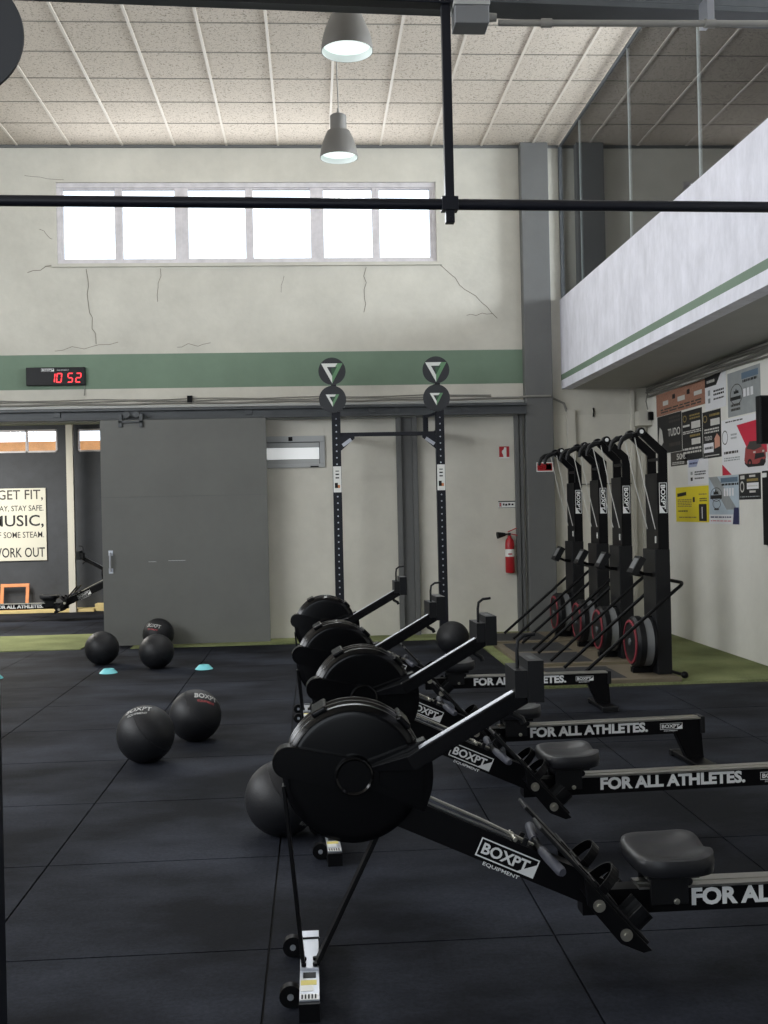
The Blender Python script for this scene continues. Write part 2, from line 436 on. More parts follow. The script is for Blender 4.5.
# column and steel on the back wall
mb = MB(GREYP); mb.box(2.60, 2.94, WY-0.14, WY+0.01, 0, HC)
struct(mb, 'trim_1', 'full height grey pilaster beside the mezzanine parapet', 'column', bevel=0.008)
mb = MB(STEELG)
mb.box(XL, 2.60, WY-0.16, WY-0.001, 2.69, 2.80); mb.box(XL, 2.60, WY-0.22, WY-0.16, 2.77, 2.80); mb.box(XL, 2.60, WY-0.22, WY-0.16, 2.665, 2.685)
mb.use(TRIML); mb.box(XL, 2.60, WY-0.06, WY-0.001, 2.82, 2.85); mb.box(-0.6, 2.5, WY-0.1, WY-0.001, 2.655, 2.667)
mb.use(STEELG)
for x in (-3.0, -0.75, 0.72, 1.02, 1.85): mb.box(x-0.04, x+0.04, WY-0.18, WY-0.15, 2.71, 2.79)
struct(mb, 'trim_2', 'dark steel door track beam running along the back wall', 'beam', bevel=0.003)
mb = MB(GREYP)
mb.box(1.015, 1.075, WY-0.09, WY-0.001, 0, 2.67); mb.box(1.075, 1.21, WY-0.03, WY-0.001, 0, 2.67); mb.box(1.21, 1.27, WY-0.09, WY-0.001, 0, 2.67)
struct(mb, 'trim_3', 'grey steel channel post between wall panels behind the rig', 'post', bevel=0.004)
mb = MB(GREYP)
mb.box(2.47, 2.52, WY-0.07, WY-0.001, 0, 2.67); mb.box(2.53, 2.575, WY-0.05, WY-0.001, 0, 2.67)
struct(mb, 'trim_4', 'thin grey steel jamb right of the fire extinguisher', 'jamb', bevel=0.004)
mb = MB(CABLE)
for z, r in ((2.875, 0.012), (2.905, 0.007), (2.925, 0.006)):
    mb.tube([(XL+i*0.4, WY-0.02, z+0.008*math.sin(i*1.9+z*90)) for i in range(24)], r, 8)
mb.tube([(2.2, WY-0.02, 2.88), (2.55, WY-0.05, 2.88), (2.62, WY-0.16, 2.88), (2.9, WY-0.16, 2.88), (2.97, WY-0.04, 2.86), (3.1, WY-0.03, 2.80), (3.13, WY-0.03, 2.70)], 0.014, 8)
mb.use(BLACK); mb.box(-1.49, -1.43, WY-0.05, WY-0.001, 2.88, 2.96)
mb.build('cable_run', label='thin grey cables clipped along the back wall above the beam', category='cable')

# back window
mb = MB(WINFR)
x0, x1, z0, z1 = WIN
mb.box(x0, x1, WY+0.02, WY+0.12, z0, z0+0.05); mb.box(x0, x1, WY+0.02, WY+0.12, z1-0.06, z1)
mb.box(x0, x0+0.05, WY+0.02, WY+0.12, z0+0.05, z1-0.06); mb.box(x1-0.05, x1, WY+0.02, WY+0.12, z0+0.05, z1-0.06)
wf = struct(mb, 'window_1', 'long high six pane window in the back wall', 'window', bevel=0.004)
cuts = [x0+0.05, -2.27, -1.52, -0.707, 0.114, 0.832, x1-0.05]
for i in range(6):
    a, b = cuts[i], cuts[i+1]
    wl = 0.055 if i in (2, 4) else 0.02
    wr = 0.055 if i in (1, 3) else 0.02
    if i == 0: wl = 0.0
    if i == 5: wr = 0.0
    s = MB(WINFR); t = 0.025
    s.box(a, a+wl+t, WY+0.03, WY+0.09, z0+0.05, z1-0.06); s.box(b-wr-t, b, WY+0.03, WY+0.09, z0+0.05, z1-0.06)
    s.box(a+wl+t, b-wr-t, WY+0.035, WY+0.085, z0+0.05, z0+0.065); s.box(a+wl+t, b-wr-t, WY+0.035, WY+0.085, z1-0.08, z1-0.06)
    so = struct(s, 'sash', parent=wf, bevel=0.003)
    q = MB(GLASSW); q.box(a+t, b-t, WY+0.055, WY+0.061, z0+0.06, z1-0.07); struct(q, 'pane', parent=so)
s = MB(PLASTER); s.box(x0-0.06, x1+0.06, WY-0.03, WY+0.02, z0-0.04, z0); struct(s, 'window_sill', parent=wf)

# small window low in the wall, partly behind the sliding door
x0, x1, z0, z1 = SWIN
mb = MB(LIGHTG)
t = 0.045
mb.box(x0, x1, WY-0.02, WY+0.08, z0, z0+t); mb.box(x0, x1, WY-0.02, WY+0.08, z1-t*1.6, z1); mb.box(x1-t*1.4, x1, WY-0.02, WY+0.08, z0+t, z1-t*1.6); mb.box(x0, x0+t, WY-0.02, WY+0.08, z0+t, z1-t*1.6)
mb.use(BLACK); mb.box(-0.29, -0.24, WY-0.03, WY-0.02, z1-0.06, z1-0.01); mb.box(-0.03, 0.07, WY-0.03, WY-0.02, z0+0.005, z0+0.02)
w2 = struct(mb, 'window_2', 'small pale framed hatch window beside the sliding door', 'window', bevel=0.004)
q = MB(FROST); q.box(x0+t, x1-t*1.4, WY+0.0, WY+0.006, z0+t, z1-t*1.6); struct(q, 'pane', parent=w2)
q = MB(LIGHTG); q.box(x0+t, x1-t*1.4, WY-0.006, WY-0.001, z1-t*1.6-0.07, z1-t*1.6); q.box(x0+t, x1-t*1.4, WY-0.006, WY-0.001, z0+t, z0+t+0.06); q.use(STEELG); q.box(x1-t*1.4-0.008, x1-t*1.4, WY-0.018, WY-0.001, z0+t, z1-t*1.6); q.box(x0+t, x1-t*1.4, WY-0.018, WY-0.001, z1-t*1.6-0.008, z1-t*1.6); struct(q, 'blind', parent=w2)

# sliding door
mb = MB(DOORG); mb.box(-2.48, -0.545, 12.60, 12.66, 0.012, 2.655)
mb.use(STEELG); mb.box(-2.48, -0.545, 12.598, 12.60, 1.75, 1.752)
dr = struct(mb, 'door_1', 'large plain grey sliding door on a top track', 'door', bevel=0.004)
s = MB(ALU); s.tube([(-2.385, 12.60, 0.89), (-2.385, 12.55, 0.90), (-2.385, 12.55, 1.09), (-2.385, 12.60, 1.10)], 0.011, 8)
s.box(-2.41, -2.36, 12.595, 12.60, 0.86, 0.92); s.box(-2.41, -2.36, 12.595, 12.60, 1.07, 1.13); struct(s, 'door_handle', parent=dr)
s = MB(STEELG); s.box(-2.26, -1.98, 12.57, 12.60, 2.62, 2.645)
for x in (-2.24, -2.0): s.box(x-0.02, x+0.02, 12.57, 12.66, 2.57, 2.72)
for x in (-2.17, -2.06): s.cyl((x, 12.60, 2.72), (x, 12.655, 2.72), 0.04, n=16)
struct(s, 'roller_hanger', parent=dr, bevel=0.002)
s = MB(LETTER); s.box(-1.95, -1.86, 12.597, 12.60, 0.985, 0.988); s.box(-1.72, -1.52, 12.597, 12.60, 0.993, 0.996); struct(s, 'scratch', parent=dr)

# right lower wall, soffit, parapet and mezzanine
mb = MB(WHITEWALL); mb.box(XR, XR+0.25, YF, WY, -0.1, MEZ0); struct(mb, 'wall_right', 'white painted right wall under the mezzanine', 'wall')
mb = MB(SOFFIT); mb.box(PX+0.005, 8.0, YF, WY, MEZ0, MEZ0+0.2); struct(mb, 'ceiling_mezzanine', 'flat grey soffit under the mezzanine', 'ceiling')
mb = MB(PARAPET); mb.box(PX, PX+0.14, YF, WY, MEZ0-0.001, MEZ1)
mb.use(GREENP); mb.box(PX-0.002, PX+0.01, YF, WY, 3.085, 3.155)
struct(mb, 'wall_parapet', 'brush textured white mezzanine parapet with a thin green line', 'wall')
mb = MB(PANEL); mb.box(8.0, 8.2, YF, WY, MEZ0, HC); struct(mb, 'wall_mezzanine', 'pale wall at the rear of the mezzanine behind the glass', 'wall')
# glazing above the parapet
mb = MB(STEELG); mb.box(PX+0.02, PX+0.06, YF, WY, MEZ1, MEZ1+0.02); mb.box(PX+0.02, PX+0.06, YF, WY, HC-0.03, HC-0.011); mb.box(PX+0.015, PX+0.065, WY-0.04, WY, MEZ1+0.02, HC-0.03)
gz = struct(mb, 'window_3', 'glass partition from the parapet up to the ceiling', 'window')
yj = [WY-0.04, 11.95, 10.08, 8.24, 6.4, 4.55, 2.7, 0.85, -1.0, YF]
for a, b in zip(yj, yj[1:]):
    q = MB(GLASST); q.box(PX+0.037, PX+0.043, b+0.002, a-0.002, MEZ1+0.02, HC-0.03); po = struct(q, 'pane', parent=gz)
    j = MB(JOINT); j.box(PX+0.037, PX+0.043, b-0.002, b+0.002, MEZ1+0.02, HC-0.03); struct(j, 'joint', parent=po)

# left and front walls with their openings (outside the picture)
mb = MB(PLASTER)
holes(mb, YF, WY+0.25, -0.1, HC, [(-2.6, 8.6, 2.95, 4.95)], lambda a, b, c, d: mb.box(XL-0.25, XL, a, b, c, d)); struct(mb, 'wall_left', 'cream plaster left wall with a high window band', 'wall')
mb = MB(DARKWALL)  # unseen wall made dark so the black parts reflect less light
holes(mb, XL, 8.0, -0.1, HC, [(-4.6, 0.6, -0.1, 3.9)], lambda a, b, c, d: mb.box(a, b, YF-0.25, YF, c, d)); struct(mb, 'wall_front', 'dark wall with an open gate behind the viewer', 'wall')

# next room through the opening
RY = 17.8
mb = MB(DARKWALL)
W2 = [(-6.2, -4.20, 2.62, 3.0), (-3.88, -3.30, 2.62, 3.0)]
holes(mb, -8.0, 1.0, -0.1, 3.5, W2, lambda a, b, c, d: mb.box(a, b, RY, RY+0.2, c, d))
mb.box(-8.2, -8.0, WY+0.25, RY+0.2, -0.1, 3.5); mb.box(1.0, 1.2, WY+0.25, RY+0.2, -0.1, 3.5)
struct(mb, 'wall_next_room', 'dark painted walls of the room beyond the opening', 'wall')
mb = MB(SOFFIT); mb.box(-8.2, 1.2, WY+0.25, RY+0.2, 3.5, 3.6); struct(mb, 'ceiling_next_room', 'pale ceiling of the room beyond', 'ceiling')
mb = MB(WINFR)
for a, b, c, d in W2:
    mb.box(a, b, RY+0.02, RY+0.1, c, c+0.03); mb.box(a, b, RY+0.02, RY+0.1, d-0.03, d)
    for x in [a, b-0.03]+([-4.72] if a < -5 else []): mb.box(x, x+0.03, RY+0.02, RY+0.1, c, d)
w4 = struct(mb, 'window_4', 'row of high narrow windows in the dark room beyond', 'window')
for a, b, c, d in W2:
    q = MB(GLASSW); q.box(a, b, RY+0.05, RY+0.056, c, d); struct(q, 'pane', parent=w4)
mb = MB(BRICKO); mb.box(-12, 2, RY+3.0, RY+3.2, 0, 3.02); struct(mb, 'wall_outside', 'orange wall outside seen through the far windows', 'wall')
mb = MB(DUCT); mb.box(-3.985, -3.875, RY-0.34, RY-0.26, 0, 3.5); struct(mb, 'trim_5', 'slim white post standing in the dark room beyond', 'post', bevel=0.004)
mb = MB(PALEW); mb.box(-8, -3.6, RY-0.30, RY-0.001, 0, 0.05); mb.box(-3.6, -3.45, RY-0.22, RY-0.001, 0.0, 0.12)
struct(mb, 'baseboard_back', 'pale yellow plank ledge along the foot of the dark wall', 'ledge', bevel=0.004)

# ------------------------------------------------------------------ overhead steel and rig
mb = MB(STEELG)
def gb(x): return 6.0+0.060*(x-1.0)
for dy, w, za, zb in ((0, 0.20, 4.362, 4.392), (0, 0.20, 4.66, 4.68), (0, 0.04, 4.392, 4.66), (-0.0975, 0.005, 4.392, 4.44)):
    mb.beam((XL, gb(XL)+dy, (za+zb)/2), (PX-0.005, gb(PX)+dy, (za+zb)/2), w, zb-za)
struct(mb, 'trim_6', 'grey steel beam crossing the room overhead', 'beam', bevel=0.003)
t = empty('hanging_rig', 'black pull-up rig hanging from the overhead beam with a long bar', 'rig', (0.785, 5.82, 3.1))
def L(o): return V(o)-V((0.785, 5.82, 3.1))
s = MB(NAVY); s.beam(L((-5.5, 5.455, 4.345)), L((0.81, 5.822, 4.338)), 0.09, 0.09); s.build('top_beam', t, bevel=0.005)
s = MB(NAVY); s.beam(L((0.785, 5.82, 3.092)), L((0.785, 5.82, 4.295)), 0.05, 0.05, (0, 1, 0)); s.build('drop_post', t, bevel=0.004)
s = MB(NAVY); s.tube([L((-5.0, 5.82, 3.262)), L((3.079, 5.82, 3.172))], 0.030, 16); s.build('pull_up_bar', t)
s = MB(NAVY); s.beam(L((0.74, 5.82, 3.198)), L((0.83, 5.82, 3.197)), 0.075, 0.075); s.cyl(L((0.785, 5.79, 3.11)), L((0.785, 5.785, 3.11)), 0.012, n=10); s.build('clamp', t, bevel=0.006)
t = empty('junction_box', 'grey electrical box under the overhead beam beside the rig post', 'electrical box', (0.918, 5.82, 4.172))
s = MB(GREYC); s.box(-0.09, 0.10, -0.07, 0.08, 0, 0.10); s.build('box_body', t, bevel=0.006)
s = MB(TRIML); s.box(-0.095, 0.105, -0.075, 0.085, 0.10, 0.125); s.build('lid', t, bevel=0.004)
s = MB(CABLE); s.cyl((0.10, 0, 0.062), (0.15, 0, 0.062), 0.026, 0.022, n=12); s.build('gland', t)
s = MB(CABLE); s.cyl((0.04, -0.03, 0.125), (0.045, -0.03, 0.19), 0.02, n=12); s.build('gland', t)
mb = MB(CABLE); mb.tube([(1.08, 5.82, 4.205), (1.4, 5.82, 4.206), (PX-0.01, 5.82, 4.216)], 0.018, 12)
for x in (1.35, 2.28): mb.cyl((x-0.03, 5.82, 4.206+0.006*(x-1.4)), (x+0.03, 5.82, 4.206+0.006*(x-1.4)), 0.025, n=12)
mb.use(ALU); mb.box(2.26, 2.30, 5.80, 5.93, 4.222, 4.365)
mb.build('conduit', label='grey conduit pipe running right from the overhead electrical box', category='pipe')

# ------------------------------------------------------------------ pendant lamps
def pendant(loc, label, s):
    t = empty('pendant_lamp', label, 'lamp', loc, 0, 'pendant lamps')
    R = 0.17*s; H = 0.235*s; N = 0.062*s
    pr = []
    for i in range(13):
        a = i/12; pr.append((R*(0.60+0.40*math.sin(a*PI/2)) if a > 0 else R*0.60, H*(1-a)))
    o = MB(LAMPG); o.lathe([(0, H+0.15*s), (N, H+0.15*s), (N+0.012, H+0.14*s), (N+0.012, H+0.01)]+pr, (0, 0, 0), n=40)
    sh = o.build('lamp_shade', t)
    o = MB(LAMPW); o.lathe([(r-0.004, z) for r, z in pr[::-1]]+[(0, H-0.004)], (0, 0, 0), n=40); o.build('shade_lining', sh)
    o = MB(GLOW); o.lathe([(0, 0.045), (R*0.90, 0.045), (R*0.90, 0.055), (0, 0.055)], (0, 0, 0), n=32); o.build('diffuser', t)
    o = MB(CABLE); top = HC-loc[2]
    o.tube([(0, 0, H+0.15*s), (0.004, 0, H+0.2*s), (-0.004, 0, (H+top)/2), (0, 0, top-0.05)], 0.006, 6); o.cyl((0, 0, H+0.15*s), (0, 0, H+0.21*s), 0.016, 0.01, n=10)
    o.build('cable', t)
    o = MB(LAMPG); o.cyl((0, 0, top-0.05), (0, 0, top-0.012), 0.05, n=16); o.build('ceiling_rose', t)
    l = bpy.data.lights.new('lamp_glow', 'SPOT'); l.energy = 120; l.spot_size = math.radians(120); l.spot_blend = 0.6; l.color = (0.96, 1.0, 0.97); l.shadow_soft_size = 0.12
    lo = bpy.data.objects.new('lamp_glow', l); COL.objects.link(lo); lo.parent = t; lo.location = (0, 0, 0.03)
    return t
pendant((0.293, 9.5, 4.69), 'grey bell pendant lamp hanging on its cable nearer the back window', 1.0)
pendant((0.297, 7.3, 4.685), 'grey bell pendant lamp partly hidden by the overhead rig beam', 1.05)

# ------------------------------------------------------------------ rowing machine
def build_rower():
    t = empty('rowing_machine', '-', 'rowing machine', (0, 0, 0), 0, 'black rowing machines')
    # front foot
    s = MB(BLACK); s.box(-0.031, 0.031, -0.28, 0.28, 0.0, 0.055)
    s.use(ALU); s.box(-0.030, 0.030, -0.262, 0.262, 0.055, 0.060)
    s.use(STICK); s.box(-0.027, 0.027, -0.262, -0.225, 0.060, 0.0612); s.box(-0.027, 0.012, -0.205, -0.165, 0.060, 0.0612)
    s.use(BLACK)
    for k in range(5): s.box(-0.024+0.010*k, -0.019+0.010*k, -0.258, -0.229, 0.0612, 0.0618)
    s.use(STICKY); s.box(-0.027, 0.022, -0.163, -0.130, 0.060, 0.0612)
    s.use(BLACK); s.box(-0.020, 0.020, -0.115, -0.075, 0.060, 0.0613)
    ff = s.build('front_foot', t, bevel=0.003)
    s = MB(ALU); s.box(-0.029, 0.029, -0.06, 0.19, 0.060, 0.068)
    s.use(BLACK); s.box(-0.031, 0.031, 0.17, 0.178, 0.060, 0.072)
    for (a, b) in ((-0.018, 0.0), (0.018, 0.0), (-0.018, -0.045), (0.018, -0.045)): s.cyl((a, b, 0.068), (a, b, 0.078), 0.008, n=8)
    s.build('mounting_plate', ff, bevel=0.001)
    for yy in (-0.17, 0.20):
        s = MB(BLACK); s.cyl((-0.058, yy-0.016, 0.036), (-0.058, yy+0.016, 0.036), 0.034, n=20)
        s.use(ALU); s.cyl((-0.058, yy-0.019, 0.036), (-0.058, yy+0.019, 0.036), 0.010, n=10); s.beam((-0.058, yy+0.019, 0.036), (-0.02, yy+0.019, 0.036), 0.004, 0.02)
        s.build('transport_wheel', ff)
    # front legs
    s = MB(BLACK); s.beam((-0.020, -0.02, 0.065), (-0.070, -0.02, 0.64), 0.05, 0.012, (1, 0, 0)); s.build('front_leg', t, bevel=0.002)
    s = MB(BLACK); s.beam((0.022, -0.02, 0.065), (0.250, -0.02, 0.52), 0.05, 0.014, (1, 0, 0)); s.build('front_leg', t, bevel=0.002)
    # flywheel housing
    cx, cz = 0.153, 0.678
    s = MB(GLOSSB)
    prof = [(0, -0.088), (0.180, -0.0866), (0.190, -0.0862), (0.194, -0.086), (0.208, -0.082), (0.218, -0.070), (0.220, -0.040), (0.226, -0.036), (0.226, -0.024), (0.220, -0.020), (0.220, 0.020), (0.226, 0.024), (0.226, 0.036), (0.220, 0.040), (0.218, 0.070), (0.208, 0.082), (0.194, 0.086), (0.190, 0.0862), (0.180, 0.0866), (0, 0.088)]
    s.lathe(prof[:6], (cx, 0, cz), (0, 1, 0), 64); s.use(RIMB); s.lathe(prof[5:15], (cx, 0, cz), (0, 1, 0), 64); s.use(GLOSSB); s.lathe(prof[14:], (cx, 0, cz), (0, 1, 0), 64)
    hx, hz = 0.152, 0.680
    # side fairing to the left with a round end, on the near side
    poly = []
    ex_, ez_ = -0.052, 0.728; er = 0.050
    ang = math.atan2(hz-ez_, hx-ex_)
    for k in range(13):
        a = ang+PI/2+PI*k/12; poly.append((ex_+er*math.cos(a), ez_+er*math.sin(a)))
    poly += [(hx+0.055*math.cos(ang-PI/2-0.3), hz+0.055*math.sin(ang-PI/2-0.3)), (hx+0.055*math.cos(ang+PI/2+0.3), hz+0.055*math.sin(ang+PI/2+0.3))]
    s.prism([(x, -0.040, z) for x, z in poly], (0, -0.066, 0))
    poly = [(hx+0.25*math.cos(math.radians(a)), hz+0.25*math.sin(math.radians(a))) for a in range(-29, 27, 3)]
    poly = [(hx+0.05*math.cos(-0.9), hz+0.05*math.sin(-0.9))]+poly+[(hx+0.05*math.cos(0.9), hz+0.05*math.sin(0.9))]
    s.prism([(x, -0.050, z) for x, z in poly], (0, -0.054, 0))
    s.prism([(x, -0.1045, z) for x, z in [(hx+0.08, hz+0.01), (hx+0.08, hz-0.03), (hx+0.215, hz-0.085), (hx+0.225, hz+0.055)]], (0, -0.004, 0))
    fh = s.build('flywheel_housing', t, bevel=0.004)
    s = MB(GLOSSB); s.lathe([(0, -0.006), (0.050, -0.006), (0.056, -0.012), (0.060, -0.010), (0.062, 0.0), (0.062, 0.05)], (hx, -0.110, hz), (0, 1, 0), 40); s.build('hub_cap', fh)
    for a in (118, 44):
        s = MB(GLOSSB); c, d = math.cos(math.radians(a)), math.sin(math.radians(a)); tx, tz = -d, c
        P0 = V((cx+0.222*c, 0, cz+0.222*d)); 
        s.beam(P0+V((tx, 0, tz))*-0.026+V((c, 0, d))*0.003, P0+V((tx, 0, tz))*0.026+V((c, 0, d))*0.003, 0.15, 0.020, (c, 0, d)); s.build('clip', fh, bevel=0.007, seg=3)
    # main beam
    s = MB(BLACK)
    a, b = V((0.23, 0, 0.577)), V((0.94, 0, 0.252)); d = (b-a).normalized(); u = V((-d.z, 0, d.x)) if d.x > 0 else V((d.z, 0, -d.x))
    s.beam(a, b, 0.072, 0.096, u)
    s.use(STEELG); s.beam(a+u*0.0485+d*0.15, b+u*0.0485-d*0.28, 0.030, 0.006, u)
    for sgn in (-1, 1):
        if sgn < 0: logo(s, V((0.549, -0.0365, 0.458))+(-u)*0.062+d*0.015, d, u, 0.205, 0.062)
        else: logo(s, V((0.549, 0.0365, 0.458))+(-u)*0.062+d*0.22, -d, u, 0.205, 0.062)
    s.build('main_beam', t, bevel=0.004)
    # rail with lettering
    s = MB(BLACK); s.box(0.885, 2.275, -0.034, 0.034, 0.182, 0.262)
    s.use(STEEL); s.box(1.07, 2.262, -0.046, 0.046, 0.262, 0.270); s.box(1.07, 2.262, -0.010, 0.010, 0.270, 0.274)
    s.use(LETTER)
    s.text('FOR ALL ATHLETES.', (1.246, -0.0352, 0.199), X3, Z3, width=0.70, height=0.058, bold=0.045)
    s.text('FOR ALL ATHLETES.', (1.946, 0.0352, 0.199), -X3, Z3, width=0.70, height=0.058, bold=0.045)
    logo(s, (2.02, -0.0342, 0.208), X3, Z3, 0.135, 0.036); logo(s, (2.155, 0.0342, 0.208), -X3, Z3, 0.135, 0.036)
    rl = s.build('rail', t, bevel=0.003)
    s = MB(MATTB); s.box(2.262, 2.29, -0.048, 0.048, 0.178, 0.276); s.build('end_cap', rl, bevel=0.006)
    # rear leg and foot
    s = MB(BLACK); s.prism([(2.115, -0.03, 0.185), (2.275, -0.03, 0.185), (2.285, -0.03, 0.03), (2.185, -0.03, 0.03)], (0, 0.06, 0)); s.build('rear_leg', t, bevel=0.004)
    s = MB(BLACK); s.box(2.175, 2.285, -0.20, 0.20, 0.008, 0.034)
    s.use(MATTB); s.box(2.17, 2.29, -0.215, -0.17, 0, 0.036); s.box(2.17, 2.29, 0.17, 0.215, 0, 0.036); s.build('rear_foot', t, bevel=0.005)
    # seat
    s = MB(SEATM); NA, NR = 40, 9; rings = []
    def foot(a):
        c, d = math.cos(a), math.sin(a); e = 0.55
        return (0.128*math.copysign(abs(c)**e, c), 0.160*math.copysign(abs(d)**e, d))
    def top(x, y):
        z = 0.010*(y/0.16)**2
        z -= 0.013*(math.exp(-((y-0.075)**2/0.004+(x+0.01)**2/0.006))+math.exp(-((y+0.075)**2/0.004+(x+0.01)**2/0.006)))
        z += 0.020*max(0, (x-0.03)/0.1)**2*(1-math.exp(-(y/0.045)**2))
        return z
    for j in range(1, NR+1):
        f = j/NR; ring = []
        for k in range(NA):
            x, y = foot(2*PI*k/NA); x *= f; y *= f
            ring.append(s.bm.verts.new((x, y, 0.052+top(x, y)-(0.006 if j == NR else 0))))
        rings.append(ring)
    cv = s.bm.verts.new((0, 0, 0.052+top(0, 0)))
    for k in range(NA): s.face([cv, rings[0][k], rings[0][(k+1) % NA]], True)
    for A, B in zip(rings, rings[1:]):
        for k in range(NA): s.face([A[k], B[k], B[(k+1) % NA], A[(k+1) % NA]], True)
    lo = []
    for sc_, zz in ((1.03, 0.035), (1.0, 0.004), (0.9, -0.004)):
        ring = []
        for k in range(NA):
            x, y = foot(2*PI*k/NA); ring.append(s.bm.verts.new((x*sc_, y*sc_, zz)))
        lo.append(ring)
    for A, B in zip([rings[-1]]+lo, lo):
        for k in range(NA): s.face([A[k], B[k], B[(k+1) % NA], A[(k+1) % NA]], True)
    s.face(lo[-1][::-1])
    seat = s.build('seat', t, (1.16, 0, 0.332), sharp=60)
    s = MB(MATTB); s.box(-0.085, 0.085, -0.075, 0.075, -0.030, -0.004)
    for yy in (-0.062, 0.062): s.box(-0.075, 0.050, yy-0.006, yy+0.006, -0.115, -0.03)
    for xx in (-0.055, 0.055): s.cyl((xx, -0.058, -0.047), (xx, 0.058, -0.047), 0.014, n=14)
    s.use(ZINC); s.cyl((0.01, -0.074, -0.105), (0.01, -0.066, -0.105), 0.010, n=10)
    s.build('seat_carriage', seat, bevel=0.002)
    # foot rests
    d = V((0.666, 0, -0.746)); n = V((0.746, 0, 0.666)); T = V((0.723, 0, 0.513)); ln = 0.50
    for yy in (-0.118, 0.118):
        s = MB(MATTB); c0 = T+V((0, yy, 0))
        s.beam(c0, c0+d*ln, 0.115, 0.012, n)
        for q in (0.17, 0.24, 0.31): s.beam(c0+d*q+n*0.009, c0+d*(q+0.045)+n*0.009, 0.10, 0.006, n)
        fr = s.build('foot_rest', t, bevel=0.003)
        s = MB(BLACK)
        for q, w in ((0.275, 0.032),):
            pts = [c0+d*q+V((0, 0.062*math.cos(a), 0))+n*(0.005+0.080*math.sin(a)) for a in [PI*k/14 for k in range(15)]]
            for p0, p1 in zip(pts, pts[1:]): s.beam(p0, p1, w, 0.004, (p1-p0).cross(d))
        s.build('strap', fr)
        s = MB(MATTB)
        pts = [c0+d*0.40+V((0, 0.056*math.cos(a), 0))+d*0.075*math.sin(a) for a in [PI*k/12 for k in range(13)]]
        for p0, p1 in zip(pts, pts[1:]):
            s.prism([p0+n*0.006, p1+n*0.006, p1+n*0.065, p0+n*0.065], (p1-p0).cross(n).normalized()*0.006)
        s.build('heel_cup', fr)
    s = MB(BLACK)
    for yy in (-0.19, 0.19):
        c0 = T+V((0, yy, 0)); sg = -1 if yy < 0 else 1
        pr = [c0+d*0.20-n*0.004, c0+d*0.27-n*0.055, c0+d*0.43-n*0.062, c0+d*0.50-n*0.030, c0+d*0.515-n*0.004]
        s.prism([p+V((0, -0.006, 0)) for p in pr], (0, 0.012, 0))
    s.beam(T+d*0.30-n*0.03+V((0, -0.19, 0)), T+d*0.30-n*0.03+V((0, 0.19, 0)), 0.035, 0.035, n); s.beam(T+d*0.43-n*0.03+V((0, -0.19, 0)), T+d*0.43-n*0.03+V((0, 0.19, 0)), 0.03, 0.03, n)
    br = s.build('foot_bracket', t, bevel=0.003)
    for q in (0.295, 0.420):
        for yy in (-0.197, 0.197):
            s = MB(ZINC); p = T+d*q-n*0.030+V((0, yy, 0)); s.cyl(p+V((0, -0.005, 0)), p+V((0, 0.005, 0)), 0.019, n=18)
            s.cyl(p+V((0, -0.009, 0)), p+V((0, 0.009, 0)), 0.008, n=6)
            s.build('bolt', br)
    # handle and chain
    H0 = V((0.752, 0, 0.405))
    s = MB(GRIP)
    for sg in (-1, 1):
        s.tube([H0+V((0.0, sg*0.055, 0.0)), H0+V((0.004, sg*0.12, 0.0)), H0+V((0.018, sg*0.23, -0.006)), H0+V((0.022, sg*0.245, -0.008))], [0.015, 0.0165, 0.0165, 0.012], 12)
    s.use(BLACK); s.tube([H0+V((0, -0.06, 0)), H0+V((0, 0.06, 0))], 0.012, 10); s.build('handle', t)
    s = MB(ZINC); s.tube([(0.36, 0, 0.595), (0.56, 0, 0.500), (0.735, 0, 0.408)], 0.005, 6); s.build('chain', t)
    s = MB(MATTB)
    for yy in (-0.03, 0.03): s.prism([(0.655, yy-0.005, 0.425), (0.70, yy-0.005, 0.402), (0.715, yy-0.005, 0.437), (0.70, yy-0.005, 0.443), (0.69, yy-0.005, 0.425), (0.668, yy-0.005, 0.452)], (0, 0.010, 0))
    s.use(ZINC); s.cyl((0.668, -0.045, 0.440), (0.668, 0.045, 0.440), 0.008, n=8); s.build('handle_hook', t, bevel=0.002)
    # monitor arm and monitor
    s = MB(RIMB); s.hexa([(0.205, -0.1125, 0.690), (0.345, -0.149, 0.699), (0.345, -0.105, 0.699), (0.205, -0.105, 0.690), (0.195, -0.1125, 0.706), (0.320, -0.149, 0.748), (0.320, -0.105, 0.748), (0.195, -0.105, 0.706)])
    s.beam((0.325, -0.128, 0.7184), (0.690, -0.128, 0.922), 0.042, 0.054, (0, 0, 1)); ao = s.build('monitor_arm', t, bevel=0.006)
    s = MB(ALU); s.beam((0.355, -0.128, 0.7375+0.0288), (0.655, -0.128, 0.9040+0.0288), 0.034, 0.004, (0, 0, 1)); s.build('top_strip', ao, bevel=0.0015)  # pale metal strip added to give the arm top its bright highlight
    s = MB(MATTB)
    s.box(0.658, 0.698, -0.155, 0.02, 0.915, 1.000); s.box(0.698, 0.748, -0.160, 0.035, 0.900, 1.030)
    s.use(GLOSSB); s.box(0.748, 0.750, -0.15, 0.01, 0.93, 1.02); s.use(STEELG); s.box(0.714, 0.732, -0.12, -0.04, 1.030, 1.0306)
    mn = s.build('monitor', t, bevel=0.006)
    s = MB(MATTB); s.tube([(0.676, -0.10, 1.0), (0.676, -0.10, 1.06), (0.680, -0.10, 1.088), (0.700, -0.10, 1.103), (0.735, -0.10, 1.106)], 0.006, 8); s.build('phone_hook', mn)
    s = MB(MATTB); s.tube([(0.64, -0.12, 0.90), (0.655, -0.12, 0.86), (0.682, -0.12, 0.845), (0.688, -0.12, 0.83)], 0.010, 8); s.build('cable', mn)
    return t
